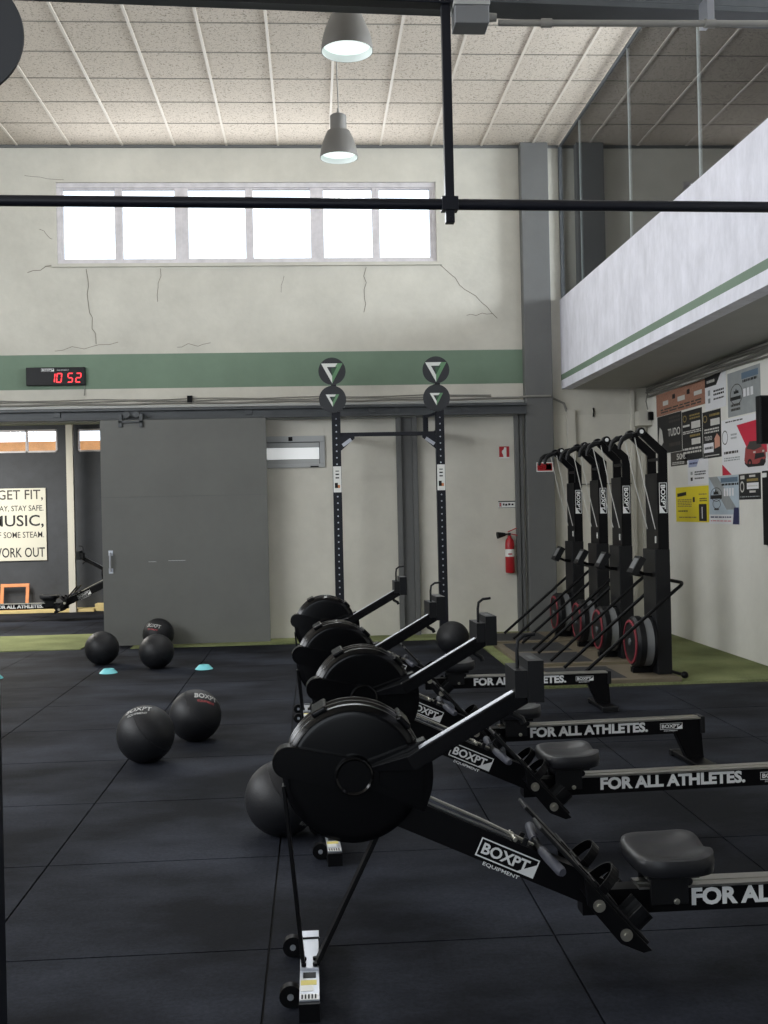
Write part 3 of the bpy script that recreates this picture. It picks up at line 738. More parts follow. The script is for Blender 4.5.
ROWERS = [(-0.045, 3.42, 0.0, 1.175, 'black rowing machine nearest the viewer, its rail cut off by the frame'),
          (0.046, 4.80, 2.6, 1.10, 'second black rowing machine from the viewer, a wall ball under its flywheel'),
          (-0.042, 5.94, 3.6, 1.17, 'third black rowing machine from the viewer, rail end fully in view'),
          (-0.088, 7.84, 1.0, 1.12, 'farthest of the four black rowing machines in a row')]
proto = build_rower()
for i, (x, y, a, sx, lab) in enumerate(ROWERS):
    r = proto if i == 0 else copy_tree(proto)
    r.location = (x, y, 0); r.rotation_euler = (0, 0, math.radians(a)); r['label'] = lab
    child(r, 'seat').location.x = sx
r = copy_tree(proto); r.location = (-2.80, 16.1, 0); r.rotation_euler = (0, 0, PI)
r['label'] = 'black rowing machine in the dark room beyond, half behind the sliding door'; child(r, 'seat').location.x = 1.16

# ------------------------------------------------------------------ ski machines and platforms
def build_ski():
    t = empty('ski_machine', '-', 'ski machine', (0, 0, 0), 0, 'black ski machines')
    s = MB(MATTB); s.box(-0.064, 0.068, -0.175, 0.175, 0.0, 1.085); s.build('lower_column', t, bevel=0.006)
    s = MB(BLACK); s.box(-0.030, 0.065, -0.165, 0.165, 1.085, 1.75)
    for sg in (-1, 1): s.prism([(-0.012, sg*0.150-0.015, 1.75), (0.065, sg*0.150-0.015, 1.75), (0.065, sg*0.150-0.015, 1.94), (-0.125, sg*0.150-0.015, 2.118), (-0.185, sg*0.150-0.015, 2.088), (-0.012, sg*0.150-0.015, 1.915)], (0, 0.03, 0))
    s.box(-0.01, 0.03, -0.135, 0.135, 1.86, 1.885)
    logo(s, (-0.014, -0.165, 1.665), -Z3, X3, 0.265, 0.070, sub=False)
    s.build('upper_column', t, bevel=0.004)
    s = MB(MATTB); s.cyl((-0.165, -0.185, 2.105), (-0.165, 0.185, 2.105), 0.018, n=16); s.cyl((-0.165, -0.19, 2.11), (-0.165, -0.12, 2.11), 0.036, n=20); s.cyl((-0.165, 0.12, 2.11), (-0.165, 0.19, 2.11), 0.036, n=20)
    s.use(LETTER); s.cyl((-0.165, -0.1905, 2.11), (-0.165, -0.1945, 2.11), 0.018, n=16); s.use(BLACK)
    s.beam((-0.16, -0.145, 2.10), (-0.245, -0.145, 2.07), 0.03, 0.035); s.beam((-0.16, 0.145, 2.10), (-0.245, 0.145, 2.07), 0.03, 0.035)
    s.build('pulley_head', t, bevel=0.003)
    for sg in (-1, 1):
        s = MB(MATTB); y = sg*0.145
        s.tube([(-0.235, y, 2.085), (-0.285, y, 2.072), (-0.325, y, 2.045), (-0.348, y, 2.00), (-0.352, y, 1.965)], [0.022, 0.026, 0.022, 0.018, 0.015], 10); s.build('pull_handle', t)
    s = MB(CORD); s.tube([(-0.215, -0.145, 2.07), (-0.13, -0.13, 1.65), (-0.036, -0.11, 1.26)], 0.0045, 6); s.tube([(-0.215, 0.145, 2.07), (-0.13, 0.13, 1.65), (-0.036, 0.11, 1.26)], 0.0045, 6)
    s.cyl((-0.034, -0.11, 1.14), (-0.034, -0.11, 1.20), 0.008, n=8); s.build('cord', t)
    # fan
    s = MB(MATTB); s.lathe([(0, -0.30), (0.150, -0.30), (0.208, -0.29), (0.226, -0.265), (0.226, -0.215), (0.20, -0.21)], (0.05, 0, 0.270), (1, 0, 0), 48)
    s.use(GREYC); s.lathe([(0.20, -0.214), (0.217, -0.212), (0.217, -0.145), (0.20, -0.14), (0.06, -0.12)], (0.05, 0, 0.270), (1, 0, 0), 48)
    s.use(MATTB); s.lathe([(0.205, -0.14), (0.224, -0.138), (0.224, -0.122), (0.0, -0.119)], (0.05, 0, 0.270), (1, 0, 0), 48)
    fan = s.build('fan', t)
    s = MB(REDM); s.lathe([(0.172, -0.298), (0.172, -0.306), (0.192, -0.303), (0.194, -0.294)], (0.05, 0, 0.270), (1, 0, 0), 48); s.build('red_ring', fan)
    s = MB(STEELG); s.lathe([(0, -0.312), (0.026, -0.312), (0.032, -0.305), (0.032, -0.295)], (0.05, 0, 0.270), (1, 0, 0), 20); s.build('hub', fan)
    s = MB(BLACK); s.box(-0.24, -0.06, -0.04, 0.04, 0.0, 0.05); s.box(-0.10, -0.06, -0.05, 0.05, 0.05, 0.5); s.build('fan_bracket', fan, bevel=0.004)
    s = MB(BLACK); s.sphere((0.125, -0.315, 0.012), 0.032, 14, 10); s.cyl((0.03, -0.10, 0.03), (0.12, -0.315, 0.012), 0.014, n=8); s.build('end_knob', t)
    # monitor
    s = MB(BLACK); s.beam((-0.06, -0.06, 0.86), (-0.13, -0.06, 0.87), 0.05, 0.03); s.tube([(-0.13, -0.06, 0.87), (-0.20, -0.07, 0.90)], 0.014, 8); s.build('monitor_arm', t)
    ob = MB(MATTB); d = V((0.50, 0, 0.866)); n = V((-0.866, 0, 0.5)); c0 = V((-0.245, -0.08, 0.875))
    ob.beam(c0, c0+d*0.165, 0.17, 0.055, n); ob.use(GREYC); ob.beam(c0+d*0.04+n*0.0285, c0+d*0.14+n*0.0285, 0.12, 0.003, n); ob.build('monitor', t, bevel=0.008)
    # U shaped stay bar
    s = MB(BLACK); pts = [(-0.78, -0.28, 0.016), (0.08, -0.28, 0.745)]
    cxx, czz = 0.08, 0.745
    for k in range(1, 9):
        a = PI/2*k/8; pts.append((cxx+0.09*math.sin(a)*0.9, -0.28+0.12*(1-math.cos(a)), czz+0.05*math.sin(a)))
    left = pts[:]; pts = left+[(x, -y, z) for x, y, z in left[::-1]]
    s.tube(pts, 0.0155, 10); s.build('stay_bar', t)
    return t
def build_platform():
    t = empty('ski_platform', '-', 'platform', (0, 0, 0), 0, 'wooden ski platforms')
    s = MB(WOODP); s.box(-1.06, 0.085, -0.36, 0.50, 0.0, 0.034); s.build('board', t, bevel=0.003)
    s = MB(RUBI); s.box(-0.97, -0.36, -0.27, 0.41, 0.030, 0.0355); s.build('rubber_inlay', t, bevel=0.002)
    return t
SKI = [(3.01, 9.20, 'nearest of the four black ski machines, in front of the yellow poster'),
       (2.99, 10.22, 'second nearest black ski machine along the mezzanine'),
       (2.99, 11.04, 'third black ski machine from the viewer'),
       (2.97, 12.00, 'farthest black ski machine, closest to the grey pilaster')]
PL = ['wooden platform under the nearest ski machine, at the mat edge', 'wooden platform under the second nearest ski machine', 'wooden platform under the third ski machine', 'wooden platform under the farthest ski machine, nearest the wall']
sk, pf = build_ski(), build_platform()
for i, (x, y, lab) in enumerate(SKI):
    s = sk if i == 0 else copy_tree(sk); s.location = (x, y, 0.046); s['label'] = lab
    p = pf if i == 0 else copy_tree(pf); p.location = (x, y, 0.010); p['label'] = PL[i]
    if i in (1, 2): child(p, 'board').scale = (1, 0.93, 1)

# ------------------------------------------------------------------ rigs with round emblems
def emblem(s, x, y, z, r, k):
    """inverted triangle of three folded bands on the disc, facing -Y"""
    y = y-0.0006
    def P(a, b): return (x+a*r, z+b*r)
    def put(m, pts, e=0.0):
        s.use(m); s.quad([(p[0], y-e, p[1]) for p in pts])
    A, B, C = P(-.78*k, .56*k), P(.78*k, .56*k), P(0, -.88*k)
    a, b, c = P(-.36*k, .30*k), P(.36*k, .30*k), P(0, -.36*k)
    put(EMBW, [A, C, c, a]); put(EMBG, [C, B, b, c]); put(EMBW, [A, a, P(.22*k, .30*k), P(.40*k, .56*k)]); put(EMBG, [P(.40*k, .56*k), P(.22*k, .30*k), b, B])
    put(EMBD, [P(-.05*k, .22*k), c, b, P(.22*k, .22*k)], 0.0003)
def rig_post(t, x, y, h, r=0.157, dz=0.0, xo=-0.035):
    s = MB(NAVY); s.box(x-0.050, x+0.050, y-0.04, y+0.04, 0, h); s.box(x-0.09, x+0.09, y-0.09, y+0.09, 0, 0.010)
    s.use(ALU); z = 0.35
    while z < h-0.06:
        if not 1.74 < z < 2.06: s.cyl((x, y-0.0405, z), (x, y-0.042, z), 0.0095, n=8)
        z += 0.075
    p = s.build('post', t, bevel=0.003)
    s = MB(STICK); s.box(x-0.046, x+0.046, y-0.0425, y-0.0405, 1.75, 2.05); s.use(MATTB)
    s.box(x-0.03, x+0.005, y-0.0432, y-0.0424, 1.80, 1.86); s.box(x-0.02, x+0.02, y-0.0432, y-0.0424, 1.91, 1.925); s.box(x-0.02, x+0.02, y-0.0432, y-0.0424, 1.95, 1.965); s.box(x-0.02, x+0.02, y-0.0432, y-0.0424, 1.99, 2.0)
    s.use(ORANGEW); s.box(x+0.005, x+0.03, y-0.0432, y-0.0424, 1.80, 1.835); s.build('sticker', p)
    for z, k in ((2.825+dz, 0.66), (3.150+dz, 1.05)):
        s = MB(DISCM); s.cyl((x+xo, y-0.052, z), (x+xo, y-0.042, z), r, n=48); emblem(s, x+xo, y-0.052, z, r*0.97, k); s.build('emblem_disc', p, sharp=30)
    s = MB(NAVY); s.box(x-0.05, x+0.01, y-0.042, y+0.0, 2.6, 3.0); s.build('disc_bracket', p)
    return p
t = empty('wall_rig', 'black perforated squat rig against the back wall with stacked round emblems', 'rig', (0.885, 12.3, 0))
x1, x2 = -0.607, 0.600
rig_post(t, x1, 0, 2.68); rig_post(t, x2, 0, 2.70)
s = MB(NAVY); s.beam((x1+0.05, 0, 2.417), (x2-0.05, 0, 2.417), 0.05, 0.045); s.build('cross_bar', t, bevel=0.003)
for sg, xx in ((1, x1), (-1, x2)):
    s = MB(NAVY); s.prism([(xx+sg*0.05, -0.035, 2.40), (xx+sg*0.21, -0.035, 2.40), (xx+sg*0.21, -0.035, 2.37), (xx+sg*0.05, -0.035, 2.23)], (0, 0.006, 0))
    s.use(ALU); s.beam((xx+sg*0.07, -0.037, 2.29), (xx+sg*0.17, -0.037, 2.36), 0.003, 0.04, (0, 0, 1)); s.build('gusset', t)
    s = MB(NAVY); s.beam((xx, 0.04, 2.45), (xx, WY-0.002-12.3, 2.45), 0.05, 0.05); s.build('wall_arm', t)
s = MB(NAVY); s.box(0.44, 0.50, 0.30, 0.36, 2.42, 2.66); s.beam((0.47, 0.33, 2.64), (0.60, 0.04, 2.66), 0.03, 0.03); s.box(0.43, 0.60, 0.30, 0.36, 2.42, 2.46); s.build('brace', t, bevel=0.003)

t = empty('rig_post', 'near dark rig post with round emblem at the left edge of the picture', 'rig', (-0.880, 2.80, 0))
rig_post(t, 0.0, 0, 2.60, 0.158, -0.088, 0.011)
s = MB(NAVY); s.beam((-0.05, 0, 2.43), (-2.2, 0, 2.43), 0.06, 0.06); s.box(-2.3, -2.2, -0.05, 0.05, 0, 2.66); s.build('cross_bar', t, bevel=0.003)

# ------------------------------------------------------------------ wall balls
def ball(name, x, y, r, label, rot, print_=True, red=False, rings=1):
    s = MB(BALLM); s.sphere((0, 0, 0), r, 40, 24)
    for k in range(rings):
        q = Quaternion((0.3, 0.9, 0.2+k), 0.9+1.3*k); h = 0.35*r; rr = math.sqrt(r*r-h*h)
        s.tube([q @ V((rr*math.cos(2*PI*i/48), rr*math.sin(2*PI*i/48), h)) for i in range(48)], 0.0022, 6, closed=True)
    if print_:
        q = rot
        def f(u, v, lat0=0.0):
            lo = u/r; la = v/r+lat0; R = r*1.004
            return q @ V((R*math.cos(la)*math.sin(lo), -R*math.cos(la)*math.cos(lo), R*math.sin(la)))
        s.use(BALLT)
        s.text('BOXPT', (0, 0, 0), X3, Z3, width=r*0.95, height=r*0.26, bold=0.02, align='C', fn=lambda u, v: f(u, v, 0.05))
        if red: s.use(BALLR)
        s.text('EQUIPMENT', (0, 0, 0), X3, Z3, width=r*0.7, height=r*0.12, bold=0.01, align='C', fn=lambda u, v: f(u, v, -0.16))
    zb = -r*0.955
    for v in s.bm.verts:
        if v.co.z < -r*0.80: v.co.z = max(v.co.z, zb)
    return s.build(name, None, (x, y, -zb), label=label, category='ball', group='black wall balls')
def eul(a, b, c):
    return Quaternion((0, 0, 1), a) @ Quaternion((1, 0, 0), b) @ Quaternion((0, 1, 0), c)
ball('wall_ball', -2.215, 11.12, 0.174, 'plain black wall ball left of the sliding door, nearest the lit turf', eul(0, 0, 0), False)
ball('wall_ball', -1.81, 12.30, 0.178, 'printed black wall ball touching the sliding door behind another ball', eul(-0.25, -0.50, 0.15), True, True)
ball('wall_ball', -1.60, 10.72, 0.174, 'black wall ball with a small white mark, in front of the printed ball', eul(-0.35, -0.75, 0.0), False).data.materials
ball('wall_ball', -1.065, 6.62, 0.177, 'larger looking left ball of the pair in mid floor', eul(-0.4, -1.05, -0.35), True)
ball('wall_ball', -0.825, 7.20, 0.174, 'right ball of the pair in mid floor, just behind the other', eul(0.75, -0.75, 0.5), True, True)
ball('wall_ball', -0.178, 5.02, 0.176, 'black wall ball half hidden under the flywheel of a rowing machine', eul(1.0, 0.55, 0.3), True)
ball('wall_ball', 1.43, 11.1, 0.176, 'black wall ball near the back wall between rig and rowing machine seats', eul(0, 0, 0), False, rings=2)
def cone(x, y, label):
    s = MB(TEAL); n = 28
    s.lathe([(0.086, 0.0), (0.088, 0.003), (0.050, 0.042), (0.028, 0.042), (0.026, 0.039), (0.048, 0.037), (0.080, 0.002)], (0, 0, 0), n=n)
    s.build('marker_cone', None, (x, y, 0), label=label, category='marker cone', group='teal marker cones')
cone(-2.03, 10.48, 'teal marker cone in front of the ball by the door edge')
cone(-1.115, 10.55, 'teal marker cone alone in front of the sliding door')
cone(-3.085, 10.35, 'teal marker cone cut by the left picture edge')

# ------------------------------------------------------------------ clock
t = empty('led_clock', 'black wall clock with red digits on the green band', 'clock', (-3.035, WY-0.004, 3.105))
s = MB(MATTB); s.box(-0.345, 0.345, -0.05, 0, 0, 0.215); s.build('clock_case', t, bevel=0.006)
s = MB(LETTER); logo(s, (-0.165, -0.0505, 0.165), X3, Z3, 0.15, 0.036, sub=False); s.text('EQUIPMENT', (0.02, -0.052, 0.172), X3, Z3, width=0.14, height=0.014); s.build('maker_mark', t)
def digit(ch, x, z, w, h):
    segs = {'0': 'abcdef', '1': 'bc', '2': 'abged', '5': 'afgcd'}[ch]; q = 0.0115; sl = 0.10
    def pl(pts): s.quad([(x+a+sl*b, -0.0515, z+b) for a, b in pts])
    for c in segs:
        if c == 'a': pl([(q, h-q), (w-q, h-q), (w-q/2, h), (q/2, h)])
        if c == 'd': pl([(q/2, 0), (w-q/2, 0), (w-q, q), (q, q)])
        if c == 'g': pl([(q, h/2-q/2), (w-q, h/2-q/2), (w-q, h/2+q/2), (q, h/2+q/2)])
        if c == 'b': pl([(w-q, h/2+q*.7), (w, h/2+q*.4), (w, h-q/2), (w-q, h-q)])
        if c == 'c': pl([(w-q, q), (w, q/2), (w, h/2-q*.4), (w-q, h/2-q*.7)])
        if c == 'f': pl([(0, h/2+q*.4), (q, h/2+q*.7), (q, h-q), (0, h-q/2)])
        if c == 'e': pl([(0, q/2), (q, q), (q, h/2-q*.7), (0, h/2-q*.4)])
for ch, x in (('1', -0.075), ('0', 0.005), ('5', 0.135), ('2', 0.230)): s = MB(LEDRED); digit(ch, x, 0.030, 0.065, 0.115); s.build('digit', t)
s = MB(CABLE); s.tube([(0.325, -0.01, 0), (0.33, -0.012, -0.06), (0.324, -0.012, -0.125)], 0.005, 6); s.build('cable', t)

# ------------------------------------------------------------------ fire point
t = empty('fire_extinguisher', 'red fire extinguisher with a black horn hung on the back wall', 'fire extinguisher', (2.375, WY-0.085, 0.735))
s = MB(REDP); s.lathe([(0, 0), (0.050, 0.0), (0.056, 0.012), (0.056, 0.36), (0.048, 0.40), (0.024, 0.43), (0.022, 0.455), (0, 0.455)], (0, 0, 0), n=32)
b = s.build('cylinder', t)
s = MB(STICK); s.lathe([(0.0565, 0.20), (0.0565, 0.29)], (0, 0, 0), n=32)
s.use(REDP); s.box(-0.03, 0.02, -0.0585, -0.056, 0.225, 0.24); s.build('paper_label', b)
s = MB(MATTB); s.cyl((0, 0, 0.455), (0, 0, 0.49), 0.018, n=14); s.use(REDP); s.beam((-0.02, 0, 0.485), (0.10, 0, 0.455), 0.02, 0.012); s.use(REDP); s.beam((-0.02, 0, 0.50), (0.09, 0, 0.545), 0.02, 0.012); s.build('valve', t, bevel=0.003)
s = MB(MATTB); s.cyl((-0.015, -0.01, 0.475), (-0.06, -0.02, 0.472), 0.010, n=10); s.cyl((-0.055, -0.02, 0.472), (-0.155, -0.035, 0.462), 0.020, 0.043, n=20); s.build('horn', t)
s = MB(ZINC); s.box(-0.03, 0.03, 0.057, 0.083, 0.30, 0.42); s.build('wall_bracket', t)
def wall_sign(name, label, x0, x1, z0, z1, y, base, marks):
    s = MB(base); s.box(x0, x1, y-0.004, y, z0, z1)
    for m, poly in marks:
        s.use(m); s.quad([(x0+(x1-x0)*u, y-0.0046, z0+(z1-z0)*v) for u, v in poly])
    return s.build(name, None, label=label, category='sign')
R = lambda a, b, c, d: [(a, c), (b, c), (b, d), (a, d)]
wall_sign('fire_sign', 'small square red and white sign above the fire extinguisher', 2.285, 2.41, 2.14, 2.285, WY-0.001, STICK,
          [(REDP, R(.0, 1, .92, 1)), (REDP, R(0, .28, .1, .92)), (REDP, R(.72, 1, .1, .92)), (REDP, [(.28, .1), (.42, .1), (.36, .35), (.28, .45)]), (REDP, [(.28, .92), (.28, .62), (.45, .75), (.5, .92)])])
wall_sign('notice_sign', 'narrow white notice strip between the fire signs and extinguisher', 2.26, 2.475, 1.53, 1.615, WY-0.001, STICK,
          [(MATTB, R(0, 1, .85, 1)), (MATTB, R(0, 1, 0, .06)), (MATTB, R(.04, .06, .15, .75)), (MATTB, R(.17, .19, .15, .75)), (REDP, R(.08, .15, .2, .7)), (MATTB, R(.06, .17, .7, .75)), (MATTB, R(.26, .36, .35, .65)), (MATTB, R(.40, .52, .3, .6)), (MATTB, R(.57, .70, .35, .65)), (MATTB, R(.76, .88, .35, .6))])
wall_sign('alarm_sign', 'small red rectangular sign on the grey pilaster', 2.715, 2.92, 1.96, 2.075, WY-0.141, STICK,
          [(REDP, R(.05, .95, .1, .9)), (STICK, R(.12, .52, .68, .74)), (STICK, R(.12, .52, .47, .53)), (STICK, R(.12, .52, .26, .32)), (MATTB, R(.58, .9, .2, .8))])

# ------------------------------------------------------------------ corner under the mezzanine
s = MB(DUCT); s.box(3.13, 3.235, WY-0.05, WY-0.001, 0.3, 2.72); s.build('cable_duct', label='pale vertical cable duct right of the grey pilaster', category='duct', bevel=0.004)
s = MB(DUCT); s.box(3.26, 3.92, WY-0.06, WY-0.001, 1.80, 1.93); s.use(STEELG); s.box(3.26, 3.92, WY-0.061, WY-0.06, 1.795, 1.805); s.build('cable_trunking', label='pale horizontal cable trunking behind the ski machines', category='duct', bevel=0.004)
s = MB(DUCT); s.box(3.98, 4.145, WY-0.20, WY-0.001, 2.50, 2.68); s.use(BLACK); s.box(4.09, 4.146, WY-0.26, WY-0.20, 2.56, 2.66); s.build('connection_box', label='pale connection box in the corner below the soffit', category='electrical box', bevel=0.006)
s = MB(DUCT); s.box(3.93, 3.975, WY-0.05, WY-0.001, 0.4, 2.95); s.build('corner_duct', label='slim pale duct rising past the connection box to the soffit', category='duct', bevel=0.003)
s = MB(DUCT); s.box(4.06, 4.10, WY-0.05, WY-0.001, 0.4, 2.498); s.build('corner_duct', label='slim pale duct running down the corner from under the connection box', category='duct', bevel=0.003)
s = MB(CABLE)
for k, (zz, r) in enumerate(((2.940, 0.02), (2.90, 0.014), (2.875, 0.011), (2.85, 0.008))):
    s.tube([(XR-0.025-0.01*(k % 2), WY-0.1-0.42*i, zz+0.012*math.sin(i*1.3+k*2)) for i in range(26)], r, 8)
s.tube([(XR-0.03, WY-0.12, 2.9), (XR-0.06, WY-0.15, 2.8), (XR-0.03, WY-0.12, 2.7)], 0.008, 6)
s.build('cable_bundle', label='bundle of grey cables along the top of the poster wall', category='cable')
s = MB(BLACK); s.tube([(3.47, WY-0.004, 2.74), (3.475, WY-0.02, 2.70), (3.465, WY-0.02, 2.63)], 0.010, 6); s.build('wall_hook', label='small dark hook on the wall under the soffit', category='hook')

# ------------------------------------------------------------------ posters (u runs from the far end to the near end)
BROWN = mat('poster_brown', rgb(160, 116, 96), 0.7, var=0.25, scale=40)
PBLACK = mat('poster_black', rgb(26, 26, 28), 0.6)
PGREY2 = mat('poster_dark_grey', rgb(62, 58, 54), 0.6)
PGREY = mat('poster_grey', rgb(150, 154, 154), 0.6, var=0.10, scale=9)
PBLUE = mat('poster_pale_blue', rgb(176, 190, 200), 0.6, var=0.06, scale=6)
PBLUE2 = mat('poster_blue_grey', rgb(96, 116, 134), 0.6)
PLAV = mat('poster_lavender', rgb(158, 166, 194), 0.6)
PWHITE = mat('poster_white', rgb(222, 222, 224), 0.6)
PYEL = mat('poster_yellow', rgb(222, 204, 40), 0.6)
PRED = mat('poster_red', rgb(196, 36, 62), 0.6)
PCAR = mat('poster_car_red', rgb(150, 62, 62), 0.5)
PPALE = mat('poster_pale_print', rgb(198, 196, 190), 0.6)
PNAVY = mat('poster_navy', rgb(42, 46, 84), 0.6)
PGOLD = mat('poster_gold_print', rgb(140, 122, 72), 0.6)
PSKIN = mat('poster_salmon', rgb(196, 144, 122), 0.6)
EY, EZ = V((0, -1, 0)), Z3
def poster(label, y0, y1, z0, z1, base, items, lean=0.0):
    w, h = y0-y1, z1-z0; s = MB(base); s.box(XR-0.004, XR-0.0005, y1, y0, z0, z1)
    o = V((XR-0.004, y0, z0)); k = 0
    for it in items:
        off = 0.0004+0.0002*k; k += 1
        if it[0] == 'r': s.use(it[1]); a, b, c, d = it[2:]; s.flat([(a*w, c*h), (b*w, c*h), (b*w, d*h), (a*w, d*h)], o, EY, EZ, off)
        elif it[0] == 'p': s.use(it[1]); s.flat([(a*w, b*h) for a, b in it[2]], o, EY, EZ, off)
        elif it[0] == 'o':
            s.use(it[1]); cx_, cz_, rx, rz, wd = it[2:]; N = 20
            for i in range(N):
                a, b = 2*PI*i/N, 2*PI*(i+1)/N
                s.flat([((cx_+rx*math.cos(a))*w, (cz_+rz*math.sin(a))*h), ((cx_+rx*math.cos(b))*w, (cz_+rz*math.sin(b))*h), ((cx_+rx*(1-wd)*math.cos(b))*w, (cz_+rz*(1-wd)*math.sin(b))*h), ((cx_+rx*(1-wd)*math.cos(a))*w, (cz_+rz*(1-wd)*math.sin(a))*h)], o, EY, EZ, off)
        elif it[0] == 't': s.use(it[1]); s.text(it[2], o+EY*(it[3]*w)+EZ*(it[4]*h)+V((-off, 0, 0)), EY, EZ, width=it[5]*w or None, height=it[6]*h, bold=0.02)
        elif it[0] == 'l':    # rows of small print
            s.use(it[1]); a, b, c, d, n = it[2:]
            for i in range(n):
                zz = d-(d-c)*(i+0.5)/n; e = (d-c)/n*0.28; x = a
                while x < b-0.01:
                    ww = min(random.uniform(0.03, 0.10)*(b-a)*2, b-x); s.flat([(x*w, (zz-e)*h), ((x+ww)*w, (zz-e)*h), ((x+ww)*w, (zz+e)*h), (x*w, (zz+e)*h)], o, EY, EZ, off); x += ww+0.03*(b-a)
    s.build('poster', None, label=label, category='poster', group='posters on the right wall')
poster('wide reddish brown poster at the top of the poster wall', 12.53, 10.95, 2.58, 2.845, BROWN,
       [('r', PPALE, .15, .27, .42, .62), ('r', PPALE, .47, .62, .42, .62), ('r', PPALE, .80, .95, .45, .62), ('l', PGREY2, .1, .95, .08, .3, 2), ('r', PBLACK, .36, .42, .6, .8), ('r', PBLACK, .66, .72, .6, .8)])
poster('black poster with a pale figure, leftmost of the three black ones', 12.51, 11.68, 2.13, 2.575, PBLACK,
       [('p', PPALE, [(.05, .1), (.25, .3), (.2, .62), (.1, .72), (.04, .4)]), ('l', PGREY2, .5, .95, .75, .95, 2), ('t', PPALE, 'TUDO', .45, .42, .5, .2), ('l', PGREY2, .5, .95, .12, .28, 1)])
poster('dark brown poster reading 50 euro beside the nearest ski machine', 12.06, 11.53, 1.965, 2.125, PGREY2,
       [('t', PPALE, '50€', .38, .42, .56, .45), ('l', PPALE, .1, .85, .08, .3, 2)])
poster('black price poster in the middle of the three black ones', 11.66, 11.05, 2.01, 2.555, PBLACK,
       [('r', PPALE, .48, .92, .62, .76), ('r', PPALE, .48, .92, .30, .42), ('l', PGOLD, .4, .9, .80, .92, 2), ('l', PGOLD, .4, .9, .44, .52, 1), ('o', PGOLD, .15, .85, .1, .07, .3), ('l', PPALE, .05, .95, .53, .6, 2), ('l', PPALE, .05, .95, .12, .26, 2), ('r', PPALE, .05, .4, .68, .72)])
poster('black price poster with a white box, right of the three', 11.03, 10.53, 2.0, 2.49, PBLACK,
       [('r', PPALE, .45, .95, .68, .82), ('l', PGOLD, .4, .95, .86, .95, 1), ('l', PPALE, .1, .9, .52, .64, 2), ('o', PGOLD, .15, .85, .12, .08, .3), ('t', PPALE, 'TUDO', .1, .38, .42, .09), ('r', PWHITE, .05, .6, .12, .32), ('l', PBLACK, .1, .55, .17, .26, 1), ('p', PSKIN, [(.66, .18), (.95, .22), (.95, .4), (.80, .5), (.66, .4)]), ('r', PPALE, .1, .9, .04, .06)])
poster('white poster with a dark flag shape beside the brown one', 10.94, 10.38, 2.50, 2.855, PWHITE,
       [('p', PBLACK, [(0, .68), (.56, .68), (.8, 1), (0, 1)]), ('l', PPALE, .1, .5, .76, .9, 1), ('l', PBLACK, .42, .92, .36, .56, 2), ('l', PGREY2, .42, .92, .24, .32, 1), ('r', PGREY, .15, .26, .42, .58), ('r', PGREY, .15, .26, .20, .34)])
poster('grey emblem poster highest on the wall, above the red car', 10.33, 9.56, 2.375, 2.81, PGREY,
       [('r', PBLUE2, .45, .95, .78, .92), ('l', PBLACK, .48, .92, .68, .78, 1), ('p', PBLACK, [(.2, .5), (.36, .5), (.34, .58), (.30, .55), (.28, .62), (.24, .55), (.2, .58)]), ('r', PBLACK, .08, .42, .36, .44), ('o', PGREY2, .28, .48, .2, .24, .08), ('r', PWHITE, .5, .58, .38, .56), ('r', PWHITE, .61, .69, .38, .56), ('r', PWHITE, .72, .80, .38, .56), ('l', PGREY2, .1, .4, .1, .3, 2)])
poster('white and red poster with a small red car', 10.51, 9.44, 1.805, 2.36, PWHITE,
       [('p', PRED, [(.36, .86), (1, .90), (1, .32), (.64, .32)]), ('p', PRED, [(0, 0), (.22, 0), (0, .2)]), ('o', PGREY2, .08, .68, .07, .13, .15), ('l', PGREY, .22, .36, .62, .74, 2), ('l', PGREY2, .05, .40, .36, .44, 1), ('l', PGREY, .05, .42, .24, .32, 2),
        ('l', PGREY2, .1, .5, .93, .97, 1),
        ('p', PBLACK, [(.53, .16), (.60, .10), (.93, .10), (.97, .16), (.97, .26), (.53, .28)]), ('p', PCAR, [(.52, .22), (.55, .44), (.62, .50), (.88, .48), (.97, .36), (.98, .22), (.80, .14), (.56, .16)]), ('p', PGREY2, [(.58, .42), (.64, .54), (.84, .53), (.90, .42), (.74, .38)]), ('p', PBLACK, [(.74, .22), (.96, .25), (.94, .32), (.76, .32)]), ('o', PBLACK, .64, .17, .05, .07, .6), ('o', PBLACK, .90, .16, .045, .06, .6), ('r', PPALE, .72, .77, .33, .36), ('r', PPALE, .91, .95, .33, .36)])
poster('small pale blue and white poster above the yellow one', 11.51, 10.90, 1.735, 2.02, PWHITE,
       [('p', PLAV, [(.05, .68), (.45, .68), (.58, .96), (.05, .96)]), ('l', PNAVY, .1, .5, .76, .88, 1), ('l', PBLACK, .35, .9, .34, .52, 2), ('l', PGREY2, .35, .8, .18, .28, 1), ('r', PGREY, .15, .25, .38, .5), ('r', PBLACK, .15, .25, .15, .28)])
poster('bright yellow poster with a black number one box', 11.915, 10.905, 1.327, 1.717, PYEL,
       [('p', PBLACK, [(.05, .72), (.34, .76), (.34, .86), (.05, .82)]), ('l', PGOLD, .06, .50, .42, .66, 5), ('r', PBLACK, .54, .60, .56, .70), ('l', PGOLD, .72, .95, .74, .8, 1), ('l', PGREY2, .74, .95, .56, .68, 2), ('r', PBLACK, .72, .94, .03, .50), ('t', PWHITE, '1', .80, .10, 0, .32), ('l', PGREY2, .08, .38, .28, .34, 1), ('l', PGOLD, .1, .65, .10, .16, 1)])
